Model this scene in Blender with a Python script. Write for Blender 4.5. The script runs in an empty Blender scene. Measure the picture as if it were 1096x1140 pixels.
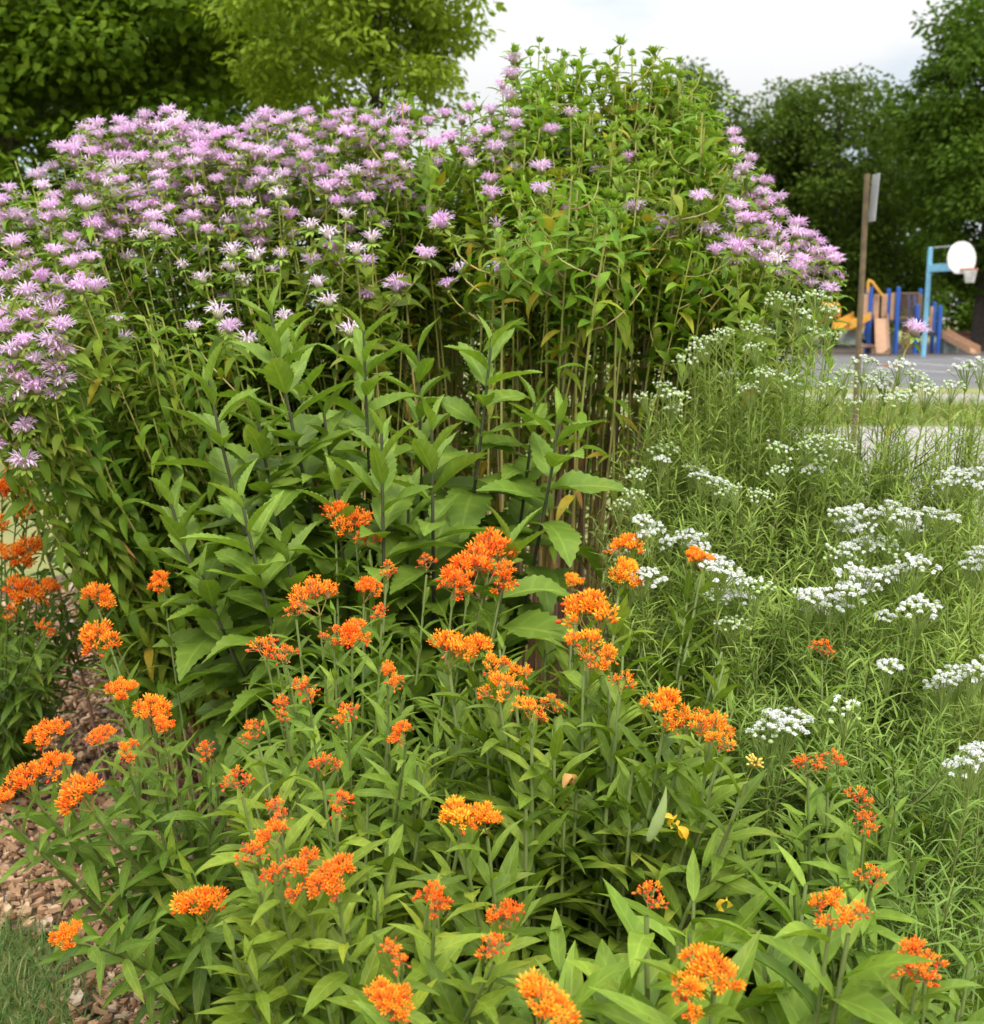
import bpy, math
import numpy as np
from mathutils import Vector, Matrix, Quaternion
R = math.radians
rng = np.random.default_rng(11)
S = bpy.context.scene
COL = S.collection

# ------------------------------------------------------------------ camera, sky, sun, exposure
EYE, PITCH, FPX = 1.35, R(-9.4), 1300.0
cam = bpy.data.cameras.new('camera'); cam.sensor_fit = 'HORIZONTAL'; cam.sensor_width = 36
cam.lens = 36 * FPX / 1096; cam.clip_start = 0.05; cam.clip_end = 3000
cam.dof.use_dof = True; cam.dof.focus_distance = 1.75; cam.dof.aperture_fstop = 9.0
co = bpy.data.objects.new('camera', cam); COL.objects.link(co)
co.location = (0, 0, EYE); co.rotation_euler = (R(90) + PITCH, 0, 0)
S.camera = co
S.view_settings.view_transform = 'Standard'; S.view_settings.look = 'None'
S.view_settings.exposure = 0.62; S.view_settings.gamma = 1
S.cycles.use_denoising = True; S.cycles.max_bounces = 9; S.cycles.diffuse_bounces = 6
S.cycles.transmission_bounces = 4; S.cycles.sample_clamp_indirect = 6

SUN_EL, SUN_AZ = 44, 158          # azimuth from +Y clockwise: behind the camera, to the right
w = bpy.data.worlds.new('World'); S.world = w; w.use_nodes = True
nt = w.node_tree; N, Lk = nt.nodes, nt.links
bg = N['Background']; bg.inputs['Strength'].default_value = 0.10
sky = N.new('ShaderNodeTexSky'); sky.sky_type = 'NISHITA'; sky.sun_disc = False
sky.sun_elevation = R(SUN_EL); sky.sun_rotation = R(SUN_AZ)
tc = N.new('ShaderNodeTexCoord')
sep = N.new('ShaderNodeSeparateXYZ'); Lk.new(tc.outputs['Generated'], sep.inputs[0])
mp = N.new('ShaderNodeMapping'); mp.inputs['Scale'].default_value = (2.2, 2.2, 6.5); mp.inputs['Location'].default_value = (.31, .7, .2)
Lk.new(tc.outputs['Generated'], mp.inputs['Vector'])
nz = N.new('ShaderNodeTexNoise'); nz.inputs['Scale'].default_value = 1.6; nz.inputs['Detail'].default_value = 7; nz.inputs['Roughness'].default_value = .5
Lk.new(mp.outputs[0], nz.inputs['Vector'])
cl = N.new('ShaderNodeMapRange'); cl.inputs['From Min'].default_value = .36; cl.inputs['From Max'].default_value = .56
cl.inputs['To Min'].default_value = .35; cl.inputs['To Max'].default_value = 1.0
Lk.new(nz.outputs['Fac'], cl.inputs['Value'])
grad = N.new('ShaderNodeMapRange')            # an overcast sky is about three times brighter overhead than at the horizon
grad.inputs['From Min'].default_value = 0.0; grad.inputs['From Max'].default_value = 1.0
grad.inputs['To Min'].default_value = 4.4; grad.inputs['To Max'].default_value = 32.0
zp = N.new('ShaderNodeMath'); zp.operation = 'POWER'; zp.use_clamp = True; zp.inputs[1].default_value = 1.6
Lk.new(sep.outputs['Z'], zp.inputs[0]); Lk.new(zp.outputs[0], grad.inputs['Value'])
cc = N.new('ShaderNodeVectorMath'); cc.operation = 'SCALE'; cc.inputs[0].default_value = (.985, 1.0, 1.01)
Lk.new(grad.outputs[0], cc.inputs['Scale'])
mx = N.new('ShaderNodeMix'); mx.data_type = 'RGBA'
Lk.new(cl.outputs[0], mx.inputs[0]); Lk.new(sky.outputs[0], mx.inputs[6]); Lk.new(cc.outputs[0], mx.inputs[7])
Lk.new(mx.outputs[2], bg.inputs['Color'])
sl = bpy.data.lights.new('sun', 'SUN'); sl.energy = 1.5; sl.angle = R(22); sl.color = (1, .95, .87)
so = bpy.data.objects.new('sun', sl); COL.objects.link(so)
az, el = R(SUN_AZ), R(SUN_EL)
sd = Vector((math.sin(az) * math.cos(el), math.cos(az) * math.cos(el), math.sin(el)))
so.rotation_euler = sd.to_track_quat('Z', 'Y').to_euler(); so.location = (0, -5, 12)

# ------------------------------------------------------------------ helpers
def P(px, py, Y):
    """World point that lies at distance Y ahead along the sight line through a point of the photo."""
    xc = (px - 548) / FPX; yc = (570 - py) / FPX
    f = math.cos(PITCH) - yc * math.sin(PITCH); u = math.sin(PITCH) + yc * math.cos(PITCH)
    return np.array([Y * xc / f, Y, EYE + Y * u / f])
def PG(px, py, z=0.0):
    yc = (570 - py) / FPX
    f = math.cos(PITCH) - yc * math.sin(PITCH); u = math.sin(PITCH) + yc * math.cos(PITCH)
    return P(px, py, (z - EYE) * f / u)
def XatY(px, Y): return P(px, 570, Y)[0]
def unit(a): return a / np.maximum(np.linalg.norm(a, axis=-1, keepdims=True), 1e-9)
U = lambda a, b, n=None: rng.uniform(a, b, n)

class MB:
    def __init__(s): s.v = []; s.q = []; s.lv = []; s.m = []; s.n = 0
    def add(s, v, q, lv=None, mat=0):
        v = np.asarray(v, float).reshape(-1, 3); q = np.asarray(q, np.int64)
        if lv is None: lv = np.zeros((len(v), 3)); lv[:, 2] = rng.random()
        s.v.append(v); s.q.append(q + s.n); s.lv.append(lv)
        s.m.append(np.broadcast_to(np.asarray(mat), (len(q),)).copy()); s.n += len(v)
    def merged(s):
        return np.concatenate(s.v), np.concatenate(s.q), np.concatenate(s.lv), np.concatenate(s.m)
    def mesh(s, name, mats, smooth=True):
        me = bpy.data.meshes.new(name)
        v, q, lv, m = s.merged(); nq = len(q)
        me.vertices.add(len(v)); me.vertices.foreach_set('co', v.astype(np.float32).ravel())
        me.loops.add(nq * 4); me.loops.foreach_set('vertex_index', q.astype(np.int32).ravel())
        me.polygons.add(nq); me.polygons.foreach_set('loop_start', np.arange(0, nq * 4, 4, dtype=np.int32))
        for mt in mats: me.materials.append(mt)
        me.polygons.foreach_set('material_index', m.astype(np.int32))
        me.polygons.foreach_set('use_smooth', np.full(nq, smooth))
        a = me.attributes.new('lv', 'FLOAT_VECTOR', 'POINT'); a.data.foreach_set('vector', lv.astype(np.float32).ravel())
        me.update(calc_edges=True)
        if not smooth or True: me.validate()
        return me

WL = {}
def link(name, data, parent=None, wloc=(0, 0, 0), rot=None, scale=None, color=None):
    o = bpy.data.objects.new(name, data); COL.objects.link(o)
    wl = np.asarray(wloc, float); WL[o.name] = wl
    if parent: o.parent = parent; o.location = wl - WL[parent.name]
    else: o.location = wl
    if rot is not None: o.rotation_mode = 'QUATERNION'; o.rotation_quaternion = rot
    if scale is not None: o.scale = (scale,) * 3 if np.isscalar(scale) else scale
    if color is not None: o.color = (*color, 1)
    return o
def tag(o, label, cat, group=None, kind=None):
    o['label'] = label; o['category'] = cat
    if group: o['group'] = group
    if kind: o['kind'] = kind
    return o
def thing(name, label, cat, wloc, group=None): return tag(link(name, None, None, wloc), label, cat, group)
def structure(name, mb, mats, smooth=False, wloc=(0, 0, 0)):
    o = link(name, mb.mesh(name, mats, smooth), None, wloc); o['kind'] = 'structure'; return o
def ztrack(d, spin=0.0):
    q = Vector(d).to_track_quat('Z', 'Y'); return q @ Quaternion((0, 0, 1), spin)

# ---- batched leaf blades -------------------------------------------------------------
def prof_lance(s, p=.42, k=.9, pet=.05):      # lance shaped: widest at p
    a = np.where(s < p, np.sin(np.pi / 2 * np.clip(s / p, 0, 1)) ** k, np.cos(np.pi / 2 * np.clip((s - p) / (1 - p), 0, 1)) ** 1.0)
    return np.maximum(a, pet * (1 - s) + .012)
def leaves(mb, base, d, up, L, Wd, droop=.5, fold=.25, wave=0., twist=0., nl=6, across=3, prof=prof_lance, rnd=None, mat=0, saw=0.):
    base = np.atleast_2d(base); n = len(base)
    d = unit(np.broadcast_to(d, (n, 3)).astype(float)); up = np.broadcast_to(up, (n, 3)).astype(float)
    ar = lambda x: np.broadcast_to(np.asarray(x, float), (n,))
    L, Wd, droop, fold, wave, twist = map(ar, (L, Wd, droop, fold, wave, twist))
    rnd = rng.random(n) if rnd is None else ar(rnd)
    side = np.cross(d, up); bad = np.linalg.norm(side, axis=1) < 1e-3
    side[bad] = np.cross(d[bad], [1., .3, .2]); side = unit(side); nrm = np.cross(side, d)
    s = np.linspace(0, 1, nl + 1); us = np.linspace(-1, 1, across)
    w = prof(s)
    dr = np.where(np.abs(droop) < 1e-3, 1e-3, droop)[:, None]
    x = L[:, None] * np.sin(dr * s) / dr; z = -L[:, None] * (1 - np.cos(dr * s)) / dr
    ctr = base[:, None] + d[:, None] * x[..., None] + nrm[:, None] * z[..., None]
    tn = d[:, None] * np.cos(dr * s)[..., None] - nrm[:, None] * np.sin(dr * s)[..., None]
    n2 = nrm[:, None] * np.cos(dr * s)[..., None] + d[:, None] * np.sin(dr * s)[..., None]
    tw = (twist[:, None] * s)[..., None]
    sd = side[:, None] * np.cos(tw) + n2 * np.sin(tw); n2 = np.cross(sd, tn)
    ph = rng.random(n) * 6.28
    out = np.empty((n, nl + 1, across, 3)); lv = np.empty((n, nl + 1, across, 3))
    for j, u in enumerate(us):
        ww = w.copy()
        off = np.zeros_like(s)
        if saw and abs(u) > .9:
            ww = ww * np.where(np.arange(nl + 1) % 2 == 0, 1 - saw, 1.0)
            off = np.where(np.arange(nl + 1) % 2 == 1, .35 / nl, 0.)
        hw = Wd[:, None] * .5 * ww
        rip = wave[:, None] * np.sin(s * 9 + ph[:, None] + (1.3 if u > 0 else 0)) * abs(u)
        out[:, :, j] = ctr + sd * (u * hw * np.cos(fold)[:, None])[..., None] + n2 * (abs(u) * hw * np.sin(fold)[:, None] + rip * hw)[..., None] + tn * (off * L[:, None])[..., None]
        lv[:, :, j, 0] = u; lv[:, :, j, 1] = s; lv[:, :, j, 2] = rnd[:, None]
    i = np.arange(nl)[:, None] * across + np.arange(across - 1)[None]
    q = np.stack([i, i + 1, i + across + 1, i + across], -1).reshape(-1, 4)
    q = (np.arange(n)[:, None, None] * ((nl + 1) * across) + q[None]).reshape(-1, 4)
    mb.add(out.reshape(-1, 3), q, lv.reshape(-1, 3), mat)

def tubes(mb, pts, rad, sides=5, mat=0, rnd=None, cap=False):
    pts = np.asarray(pts, float)
    if pts.ndim == 2: pts = pts[None]
    n, k, _ = pts.shape; rad = np.broadcast_to(np.asarray(rad, float), (n, k))
    t = unit(np.gradient(pts, axis=1)); ref = np.array([.31, .95, .05])
    a = unit(np.cross(t, ref)); b = np.cross(t, a)
    ang = np.arange(sides) / sides * 2 * np.pi
    ring = a[:, :, None] * np.cos(ang)[None, None, :, None] + b[:, :, None] * np.sin(ang)[None, None, :, None]
    v = pts[:, :, None] + ring * rad[:, :, None, None]
    lv = np.zeros((n, k, sides, 3)); lv[..., 0] = np.cos(ang); lv[..., 1] = np.linspace(0, 1, k)[None, :, None]
    lv[..., 2] = (rng.random(n) if rnd is None else np.broadcast_to(rnd, (n,)))[:, None, None]
    i = np.arange(k - 1)[:, None] * sides + np.arange(sides)[None]; j = np.arange(k - 1)[:, None] * sides + (np.arange(sides)[None] + 1) % sides
    q = np.stack([i, j, j + sides, i + sides], -1).reshape(-1, 4)
    q = (np.arange(n)[:, None, None] * (k * sides) + q[None]).reshape(-1, 4)
    mb.add(v.reshape(-1, 3), q, lv.reshape(-1, 3), mat)

def bez(p0, p1, p2, p3, k=10):
    t = np.linspace(0, 1, k)[:, None]
    return (1 - t) ** 3 * p0 + 3 * (1 - t) ** 2 * t * p1 + 3 * (1 - t) * t ** 2 * p2 + t ** 3 * p3
def along(pts, ts):
    seg = np.linalg.norm(np.diff(pts, axis=0), axis=1); c = np.concatenate([[0], np.cumsum(seg)]); c /= c[-1]
    p = np.stack([np.interp(ts, c, pts[:, i]) for i in range(3)], -1)
    e = 1e-2; a = np.stack([np.interp(np.clip(ts - e, 0, 1), c, pts[:, i]) for i in range(3)], -1)
    b = np.stack([np.interp(np.clip(ts + e, 0, 1), c, pts[:, i]) for i in range(3)], -1)
    return p, unit(b - a)
def radial(tan, phi):
    a = unit(np.cross(tan, np.array([.2, .1, 1.]) + 0 * tan + np.array([.001, 0, 0]))); b = np.cross(tan, a)
    return a * np.cos(phi)[:, None] + b * np.sin(phi)[:, None]
def blobs(mb, c, r, seg=6, rings=4, mat=0, stretch=1.0, axis=None, rnd=None):
    """small closed rounded bodies (buds, buttons): c (n,3), r (n,), long axis `axis`"""
    c = np.atleast_2d(c); n = len(c); r = np.broadcast_to(np.asarray(r, float), (n,))
    ax = unit(np.broadcast_to(np.array([0, 0, 1.]) if axis is None else axis, (n, 3)).astype(float))
    a = unit(np.cross(ax, np.array([.3, .9, .1]))); b = np.cross(ax, a)
    th = np.linspace(0.02, np.pi - .02, rings + 1); ph = np.arange(seg) / seg * 2 * np.pi
    v = (c[:, None, None] + ax[:, None, None] * (np.cos(th)[None, :, None, None] * (r * stretch)[:, None, None, None])
         + (a[:, None, None] * np.cos(ph)[None, None, :, None] + b[:, None, None] * np.sin(ph)[None, None, :, None]) * (np.sin(th)[None, :, None, None] * r[:, None, None, None]))
    lv = np.zeros(v.shape); lv[..., 1] = (np.cos(th) * .5 + .5)[None, :, None]; lv[..., 2] = (rng.random(n) if rnd is None else np.broadcast_to(rnd, (n,)))[:, None, None]
    i = np.arange(rings)[:, None] * seg + np.arange(seg)[None]; j = np.arange(rings)[:, None] * seg + (np.arange(seg)[None] + 1) % seg
    q = np.stack([i + seg, j + seg, j, i], -1).reshape(-1, 4)
    q = (np.arange(n)[:, None, None] * ((rings + 1) * seg) + q[None]).reshape(-1, 4)
    mb.add(v.reshape(-1, 3), q, lv.reshape(-1, 3), mat)
def box(mb, c, size, mat=0, rot=None, bev=.0):
    c = np.asarray(c, float); h = np.asarray(size, float) / 2
    if bev <= 0:
        v = np.array([[x, y, z] for x in (-1, 1) for y in (-1, 1) for z in (-1, 1)]) * h
        q = [[0, 1, 3, 2], [4, 6, 7, 5], [0, 4, 5, 1], [2, 3, 7, 6], [0, 2, 6, 4], [1, 5, 7, 3]]
    else:
        bm = bmesh.new(); bmesh.ops.create_cube(bm, size=1); bmesh.ops.scale(bm, vec=h * 2, verts=bm.verts)
        bmesh.ops.bevel(bm, geom=bm.edges[:], offset=bev, segments=2, affect='EDGES', profile=.5)
        v = np.array([x.co[:] for x in bm.verts]); bm.verts.index_update()
        q = [([w.index for w in f.verts] + [f.verts[-1].index])[:4] if len(f.verts) < 5 else None for f in bm.faces]; q = [x for x in q if x]; bm.free()
    if rot is not None: v = v @ np.array(Matrix(rot).to_3x3()).T
    mb.add(v + c, q, None, mat)
def prism(mb, outline, y0, y1, mat=0, xf=lambda p: p):
    """outline (n,2) in x,z swept from y0 to y1, caps as quad strips round the centre"""
    o = np.asarray(outline, float); n = len(o); c = o.mean(0)
    f = np.stack([o[:, 0], np.full(n, y0), o[:, 1]], -1); b = np.stack([o[:, 0], np.full(n, y1), o[:, 1]], -1)
    v = np.concatenate([f, b, [[c[0], y0, c[1]], [c[0], y1, c[1]]]])
    q = []
    for i in range(n):
        j = (i + 1) % n; q.append([i, j, n + j, n + i])
    for i in range(0, n, 2):
        j = (i + 1) % n; k = (i + 2) % n
        q.append([2 * n, k, j, i]); q.append([2 * n + 1, n + i, n + j, n + k])
    mb.add(xf(v), q, None, mat)
def sheet(mb, poly, z, mat=0):
    p = np.asarray(poly, float); n = len(p); v = np.c_[p, np.full(n, z)]; c = v.mean(0)
    if n == 4: mb.add(v, [[0, 1, 2, 3]], None, mat); return
    if n % 2: v = np.concatenate([v, v[-1:]]); n += 1
    mb.add(np.concatenate([v, [c]]), [[n, i, i + 1, (i + 2) % n] for i in range(0, n, 2)], None, mat)
import bmesh

# ------------------------------------------------------------------ materials
def new_mat(name):
    m = bpy.data.materials.new(name); m.use_nodes = True
    return m, m.node_tree.nodes, m.node_tree.links, m.node_tree.nodes['Principled BSDF']
def ramp(N, cols, pos=None):
    r = N.new('ShaderNodeValToRGB'); e = r.color_ramp.elements
    k = len(cols); pos = pos or [i / max(1, k - 1) for i in range(k)]
    while len(e) < k: e.new(.5)
    for i in range(k): e[i].position = pos[i]; e[i].color = (*cols[i], 1)
    return r
def math_node(N, Lk, op, a, b=None, c=None, clamp=False):
    n = N.new('ShaderNodeMath'); n.operation = op; n.use_clamp = clamp
    for i, x in enumerate((a, b, c)):
        if x is None: continue
        if isinstance(x, (int, float)): n.inputs[i].default_value = x
        else: Lk.new(x, n.inputs[i])
    return n.outputs[0]
def mixc(N, Lk, fac, a, b, mode='MIX'):
    n = N.new('ShaderNodeMix'); n.data_type = 'RGBA'; n.blend_type = mode; n.clamp_factor = True
    for i, x in ((0, fac), (6, a), (7, b)):
        if isinstance(x, (int, float)): n.inputs[i].default_value = x
        elif isinstance(x, tuple): n.inputs[i].default_value = (*x, 1)
        else: Lk.new(x, n.inputs[i])
    return n.outputs[2]
def plant_mat(name, cols, pos=None, trans=.3, rough=.5, vein=0., vfreq=16, tint=(1.25, 1.3, .55), mottle=.25, spec=.2, tipcol=None, spots=0.):
    m, N, Lk, b = new_mat(name)
    at = N.new('ShaderNodeAttribute'); at.attribute_name = 'lv'
    sp = N.new('ShaderNodeSeparateXYZ'); Lk.new(at.outputs['Vector'], sp.inputs[0])
    rp = ramp(N, cols, pos); Lk.new(sp.outputs['Z'], rp.inputs[0])
    oi = N.new('ShaderNodeObjectInfo')
    c = mixc(N, Lk, 1.0, rp.outputs[0], oi.outputs['Color'], 'MULTIPLY')
    tcn = N.new('ShaderNodeTexCoord'); nz = N.new('ShaderNodeTexNoise'); nz.inputs['Scale'].default_value = 38; nz.inputs['Detail'].default_value = 3
    Lk.new(tcn.outputs['Object'], nz.inputs['Vector'])
    mo = math_node(N, Lk, 'MULTIPLY_ADD', nz.outputs['Fac'], 2 * mottle, 1 - mottle)
    vm = N.new('ShaderNodeVectorMath'); vm.operation = 'SCALE'; Lk.new(c, vm.inputs[0]); Lk.new(mo, vm.inputs['Scale']); c = vm.outputs[0]
    if spots:       # brown specks and yellowing towards the tip of some leaves
        n3 = N.new('ShaderNodeTexNoise'); n3.inputs['Scale'].default_value = 150; n3.inputs['Detail'].default_value = 2; Lk.new(tcn.outputs['Object'], n3.inputs['Vector'])
        sm = N.new('ShaderNodeMapRange'); sm.inputs['From Min'].default_value = .68; sm.inputs['From Max'].default_value = .74; Lk.new(n3.outputs['Fac'], sm.inputs['Value'])
        c = mixc(N, Lk, math_node(N, Lk, 'MULTIPLY', sm.outputs[0], spots), c, (.16, .09, .03))
        n4 = N.new('ShaderNodeTexNoise'); n4.inputs['Scale'].default_value = 9; Lk.new(tcn.outputs['Object'], n4.inputs['Vector'])
        yl = N.new('ShaderNodeMapRange'); yl.inputs['From Min'].default_value = .55; yl.inputs['From Max'].default_value = .72; Lk.new(n4.outputs['Fac'], yl.inputs['Value'])
        c = mixc(N, Lk, math_node(N, Lk, 'MULTIPLY', math_node(N, Lk, 'MULTIPLY', yl.outputs[0], math_node(N, Lk, 'POWER', sp.outputs['Y'], 2.0)), .8 * spots), c, (.36, .33, .05))
    if tipcol:
        c = mixc(N, Lk, math_node(N, Lk, 'POWER', sp.outputs['Y'], 2.5), c, tipcol)
    au = math_node(N, Lk, 'ABSOLUTE', sp.outputs['X'])
    if vein:
        mid = math_node(N, Lk, 'SUBTRACT', 1.0, math_node(N, Lk, 'DIVIDE', au, .13), clamp=True)
        sv = math_node(N, Lk, 'SINE', math_node(N, Lk, 'MULTIPLY_ADD', au, -.42 * vfreq, math_node(N, Lk, 'MULTIPLY', sp.outputs['Y'], 3.2 * vfreq)))
        sv = math_node(N, Lk, 'POWER', math_node(N, Lk, 'MULTIPLY_ADD', sv, .5, .5), 6.0)
        vf = math_node(N, Lk, 'MAXIMUM', mid, math_node(N, Lk, 'MULTIPLY', sv, .35))
        lt = N.new('ShaderNodeVectorMath'); lt.operation = 'MULTIPLY_ADD'; Lk.new(c, lt.inputs[0]); lt.inputs[1].default_value = (1.45, 1.3, 1.35); lt.inputs[2].default_value = (.025, .03, .012)
        c = mixc(N, Lk, math_node(N, Lk, 'MULTIPLY', vf, vein), c, lt.outputs[0])
        bp = N.new('ShaderNodeBump'); bp.inputs['Strength'].default_value = .35; bp.inputs['Distance'].default_value = .002; bp.invert = True
        Lk.new(vf, bp.inputs['Height']); Lk.new(bp.outputs[0], b.inputs['Normal'])
    Lk.new(c, b.inputs['Base Color']); b.inputs['Roughness'].default_value = rough; b.inputs['Specular IOR Level'].default_value = spec
    if trans > 0:
        tr = N.new('ShaderNodeBsdfTranslucent'); tm = N.new('ShaderNodeVectorMath'); tm.operation = 'MULTIPLY'
        Lk.new(c, tm.inputs[0]); tm.inputs[1].default_value = tint; Lk.new(tm.outputs[0], tr.inputs['Color'])
        ms = N.new('ShaderNodeMixShader'); ms.inputs[0].default_value = trans
        Lk.new(b.outputs[0], ms.inputs[1]); Lk.new(tr.outputs[0], ms.inputs[2])
        Lk.new(ms.outputs[0], N['Material Output'].inputs['Surface'])
    return m
def stem_mat(name, low, high, alt, rough=.6):
    """stem colour runs from `low` at the foot to `high` at the tip; some stems are `alt`"""
    m, N, Lk, b = new_mat(name)
    at = N.new('ShaderNodeAttribute'); at.attribute_name = 'lv'
    sp = N.new('ShaderNodeSeparateXYZ'); Lk.new(at.outputs['Vector'], sp.inputs[0])
    tcn = N.new('ShaderNodeTexCoord'); nz = N.new('ShaderNodeTexNoise'); nz.inputs['Scale'].default_value = 14; nz.inputs['Detail'].default_value = 4
    Lk.new(tcn.outputs['Object'], nz.inputs['Vector'])
    t = math_node(N, Lk, 'ADD', sp.outputs['Y'], math_node(N, Lk, 'MULTIPLY_ADD', nz.outputs['Fac'], .5, -.25))
    t = math_node(N, Lk, 'ADD', t, math_node(N, Lk, 'MULTIPLY_ADD', sp.outputs['Z'], .5, -.25), clamp=True)
    lo = mixc(N, Lk, math_node(N, Lk, 'GREATER_THAN', sp.outputs['Z'], .55), low, alt)
    mr = N.new('ShaderNodeMapRange'); mr.inputs['From Min'].default_value = .3; mr.inputs['From Max'].default_value = .75; Lk.new(t, mr.inputs['Value'])
    c = mixc(N, Lk, mr.outputs[0], lo, high)
    oi = N.new('ShaderNodeObjectInfo'); c = mixc(N, Lk, 1.0, c, oi.outputs['Color'], 'MULTIPLY')
    Lk.new(c, b.inputs['Base Color']); b.inputs['Roughness'].default_value = rough
    return m
def plain(name, col, rough=.5, metal=0., var=.12, scale=6., col2=None, bump=0., bscale=40):
    m, N, Lk, b = new_mat(name)
    tcn = N.new('ShaderNodeTexCoord'); nz = N.new('ShaderNodeTexNoise'); nz.inputs['Scale'].default_value = scale; nz.inputs['Detail'].default_value = 6
    Lk.new(tcn.outputs['Object'], nz.inputs['Vector'])
    c2 = col2 or tuple(x * (1 - 3 * var) for x in col)
    mr = N.new('ShaderNodeMapRange'); mr.inputs['From Min'].default_value = .38; mr.inputs['From Max'].default_value = .68; Lk.new(nz.outputs['Fac'], mr.inputs['Value'])
    Lk.new(mixc(N, Lk, mr.outputs[0], col, c2), b.inputs['Base Color'])
    b.inputs['Roughness'].default_value = rough; b.inputs['Metallic'].default_value = metal
    if bump:
        n2 = N.new('ShaderNodeTexNoise'); n2.inputs['Scale'].default_value = bscale; n2.inputs['Detail'].default_value = 5; Lk.new(tcn.outputs['Object'], n2.inputs['Vector'])
        bp = N.new('ShaderNodeBump'); bp.inputs['Strength'].default_value = bump; bp.inputs['Distance'].default_value = .01
        Lk.new(n2.outputs['Fac'], bp.inputs['Height']); Lk.new(bp.outputs[0], b.inputs['Normal'])
    return m

M_weed = plant_mat('butterfly_weed_leaf', [(.080, .138, .016), (.142, .222, .022), (.200, .285, .036), (.27, .34, .036)], [0, .4, .8, 1], spots=.8, trans=.30, rough=.45, vein=1., vfreq=9)
M_weedstem = stem_mat('butterfly_weed_stem', (.12, .10, .04), (.17, .22, .06), (.15, .09, .05))
M_iron = plant_mat('toothed_leaf', [(.085, .150, .018), (.135, .222, .026), (.195, .295, .042)], spots=.5, trans=.28, rough=.5, vein=.85, vfreq=11)
M_ironstem = stem_mat('dark_stem', (.022, .013, .018), (.060, .065, .03), (.035, .018, .022))
M_berg = plant_mat('bergamot_leaf', [(.080, .145, .012), (.135, .215, .017), (.205, .30, .026), (.28, .30, .03), (.46, .30, .03)], [0, .4, .85, .94, 1], spots=.7, trans=.34, rough=.55, vein=.3, vfreq=8)
M_bergstem = stem_mat('bergamot_stem', (.60, .46, .17), (.42, .43, .11), (.40, .22, .17))
M_cane = stem_mat('purple_cane', (.38, .20, .18), (.28, .17, .13), (.32, .18, .16))
M_petal = plant_mat('lavender_petal', [(.71, .44, .70), (.80, .57, .78), (.85, .69, .84)], trans=.35, rough=.6, tint=(1.15, 1.1, 1.15), mottle=.12)
M_bract = plant_mat('pale_bract', [(.16, .26, .035), (.24, .36, .05), (.33, .42, .08)], trans=.35, rough=.55, mottle=.15)
M_disc = plant_mat('flower_disc', [(.22, .20, .10), (.33, .22, .28)], trans=0, rough=.8)
M_orange = plant_mat('orange_petal', [(.84, .09, .006), (.95, .20, .010), (1.0, .33, .02)], trans=.30, rough=.5, tint=(1.1, 1.15, .8), mottle=.12)
M_hood = plant_mat('orange_hood', [(.96, .27, .010), (1.0, .37, .022), (1.0, .46, .035)], trans=.25, rough=.45, tint=(1.1, 1.1, .8), mottle=.1)
M_redbud = plant_mat('red_bud', [(.62, .045, .012), (.85, .10, .012), (.9, .22, .03)], trans=.1, rough=.5)
M_yellowbud = plant_mat('yellow_bud', [(.80, .35, .06), (.78, .45, .10), (.62, .50, .14)], trans=.1, rough=.5)
M_pedicel = plant_mat('pedicel', [(.22, .24, .05), (.36, .30, .08), (.40, .22, .10)], trans=.1, rough=.6)
M_mint = plant_mat('mint_leaf', [(.16, .245, .042), (.25, .35, .06), (.34, .43, .10)], trans=.32, rough=.5, vein=.4, vfreq=4)
M_mintstem = stem_mat('mint_stem', (.09, .06, .035), (.24, .29, .07), (.16, .17, .05))
M_mintped = plant_mat('mint_flower_stalk', [(.20, .27, .06), (.27, .34, .09)], trans=0, rough=.6)
M_white = plant_mat('white_petal', [(.60, .62, .55), (.71, .72, .69), (.77, .76, .77)], trans=.25, rough=.6, tint=(1, 1, .95), mottle=.08)
M_button = plant_mat('green_button', [(.30, .42, .13), (.42, .52, .22), (.55, .62, .36)], trans=.1, rough=.7)
M_pod = plant_mat('seed_pod', [(.36, .46, .17), (.40, .50, .20)], trans=.1, rough=.45, mottle=.12)
M_yellow = plant_mat('yellowed_leaf', [(.70, .42, .03), (.72, .52, .05)], trans=.3, rough=.6, tint=(1.1, 1.1, .6))
M_dry = plant_mat('dry_leaf', [(.32, .17, .05), (.46, .27, .08)], trans=.15, rough=.8, tint=(1.1, 1., .6))

def chip_mat():
    m, N, Lk, b = new_mat('mulch_chip')
    at = N.new('ShaderNodeAttribute'); at.attribute_name = 'lv'
    sp = N.new('ShaderNodeSeparateXYZ'); Lk.new(at.outputs['Vector'], sp.inputs[0])
    rp = ramp(N, [(.17, .085, .04), (.31, .17, .085), (.45, .27, .145), (.56, .38, .22), (.29, .26, .22)], [0, .3, .65, .9, 1.]); Lk.new(sp.outputs['Z'], rp.inputs[0])
    tcn = N.new('ShaderNodeTexCoord'); nz = N.new('ShaderNodeTexNoise'); nz.inputs['Scale'].default_value = 90; nz.inputs['Detail'].default_value = 5
    Lk.new(tcn.outputs['Object'], nz.inputs['Vector'])
    vm = N.new('ShaderNodeVectorMath'); vm.operation = 'SCALE'; Lk.new(rp.outputs[0], vm.inputs[0])
    Lk.new(math_node(N, Lk, 'MULTIPLY_ADD', nz.outputs['Fac'], .9, .55), vm.inputs['Scale'])
    Lk.new(vm.outputs[0], b.inputs['Base Color']); b.inputs['Roughness'].default_value = .85
    return m
M_chip = chip_mat()
M_soil = plain('mulch_soil', (.13, .082, .045), .95, col2=(.06, .038, .022), scale=25, bump=.8, bscale=60)
M_lawn = plain('lawn', (.155, .185, .045), .95, col2=(.25, .215, .08), scale=.9, bump=.6, bscale=60)
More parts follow.
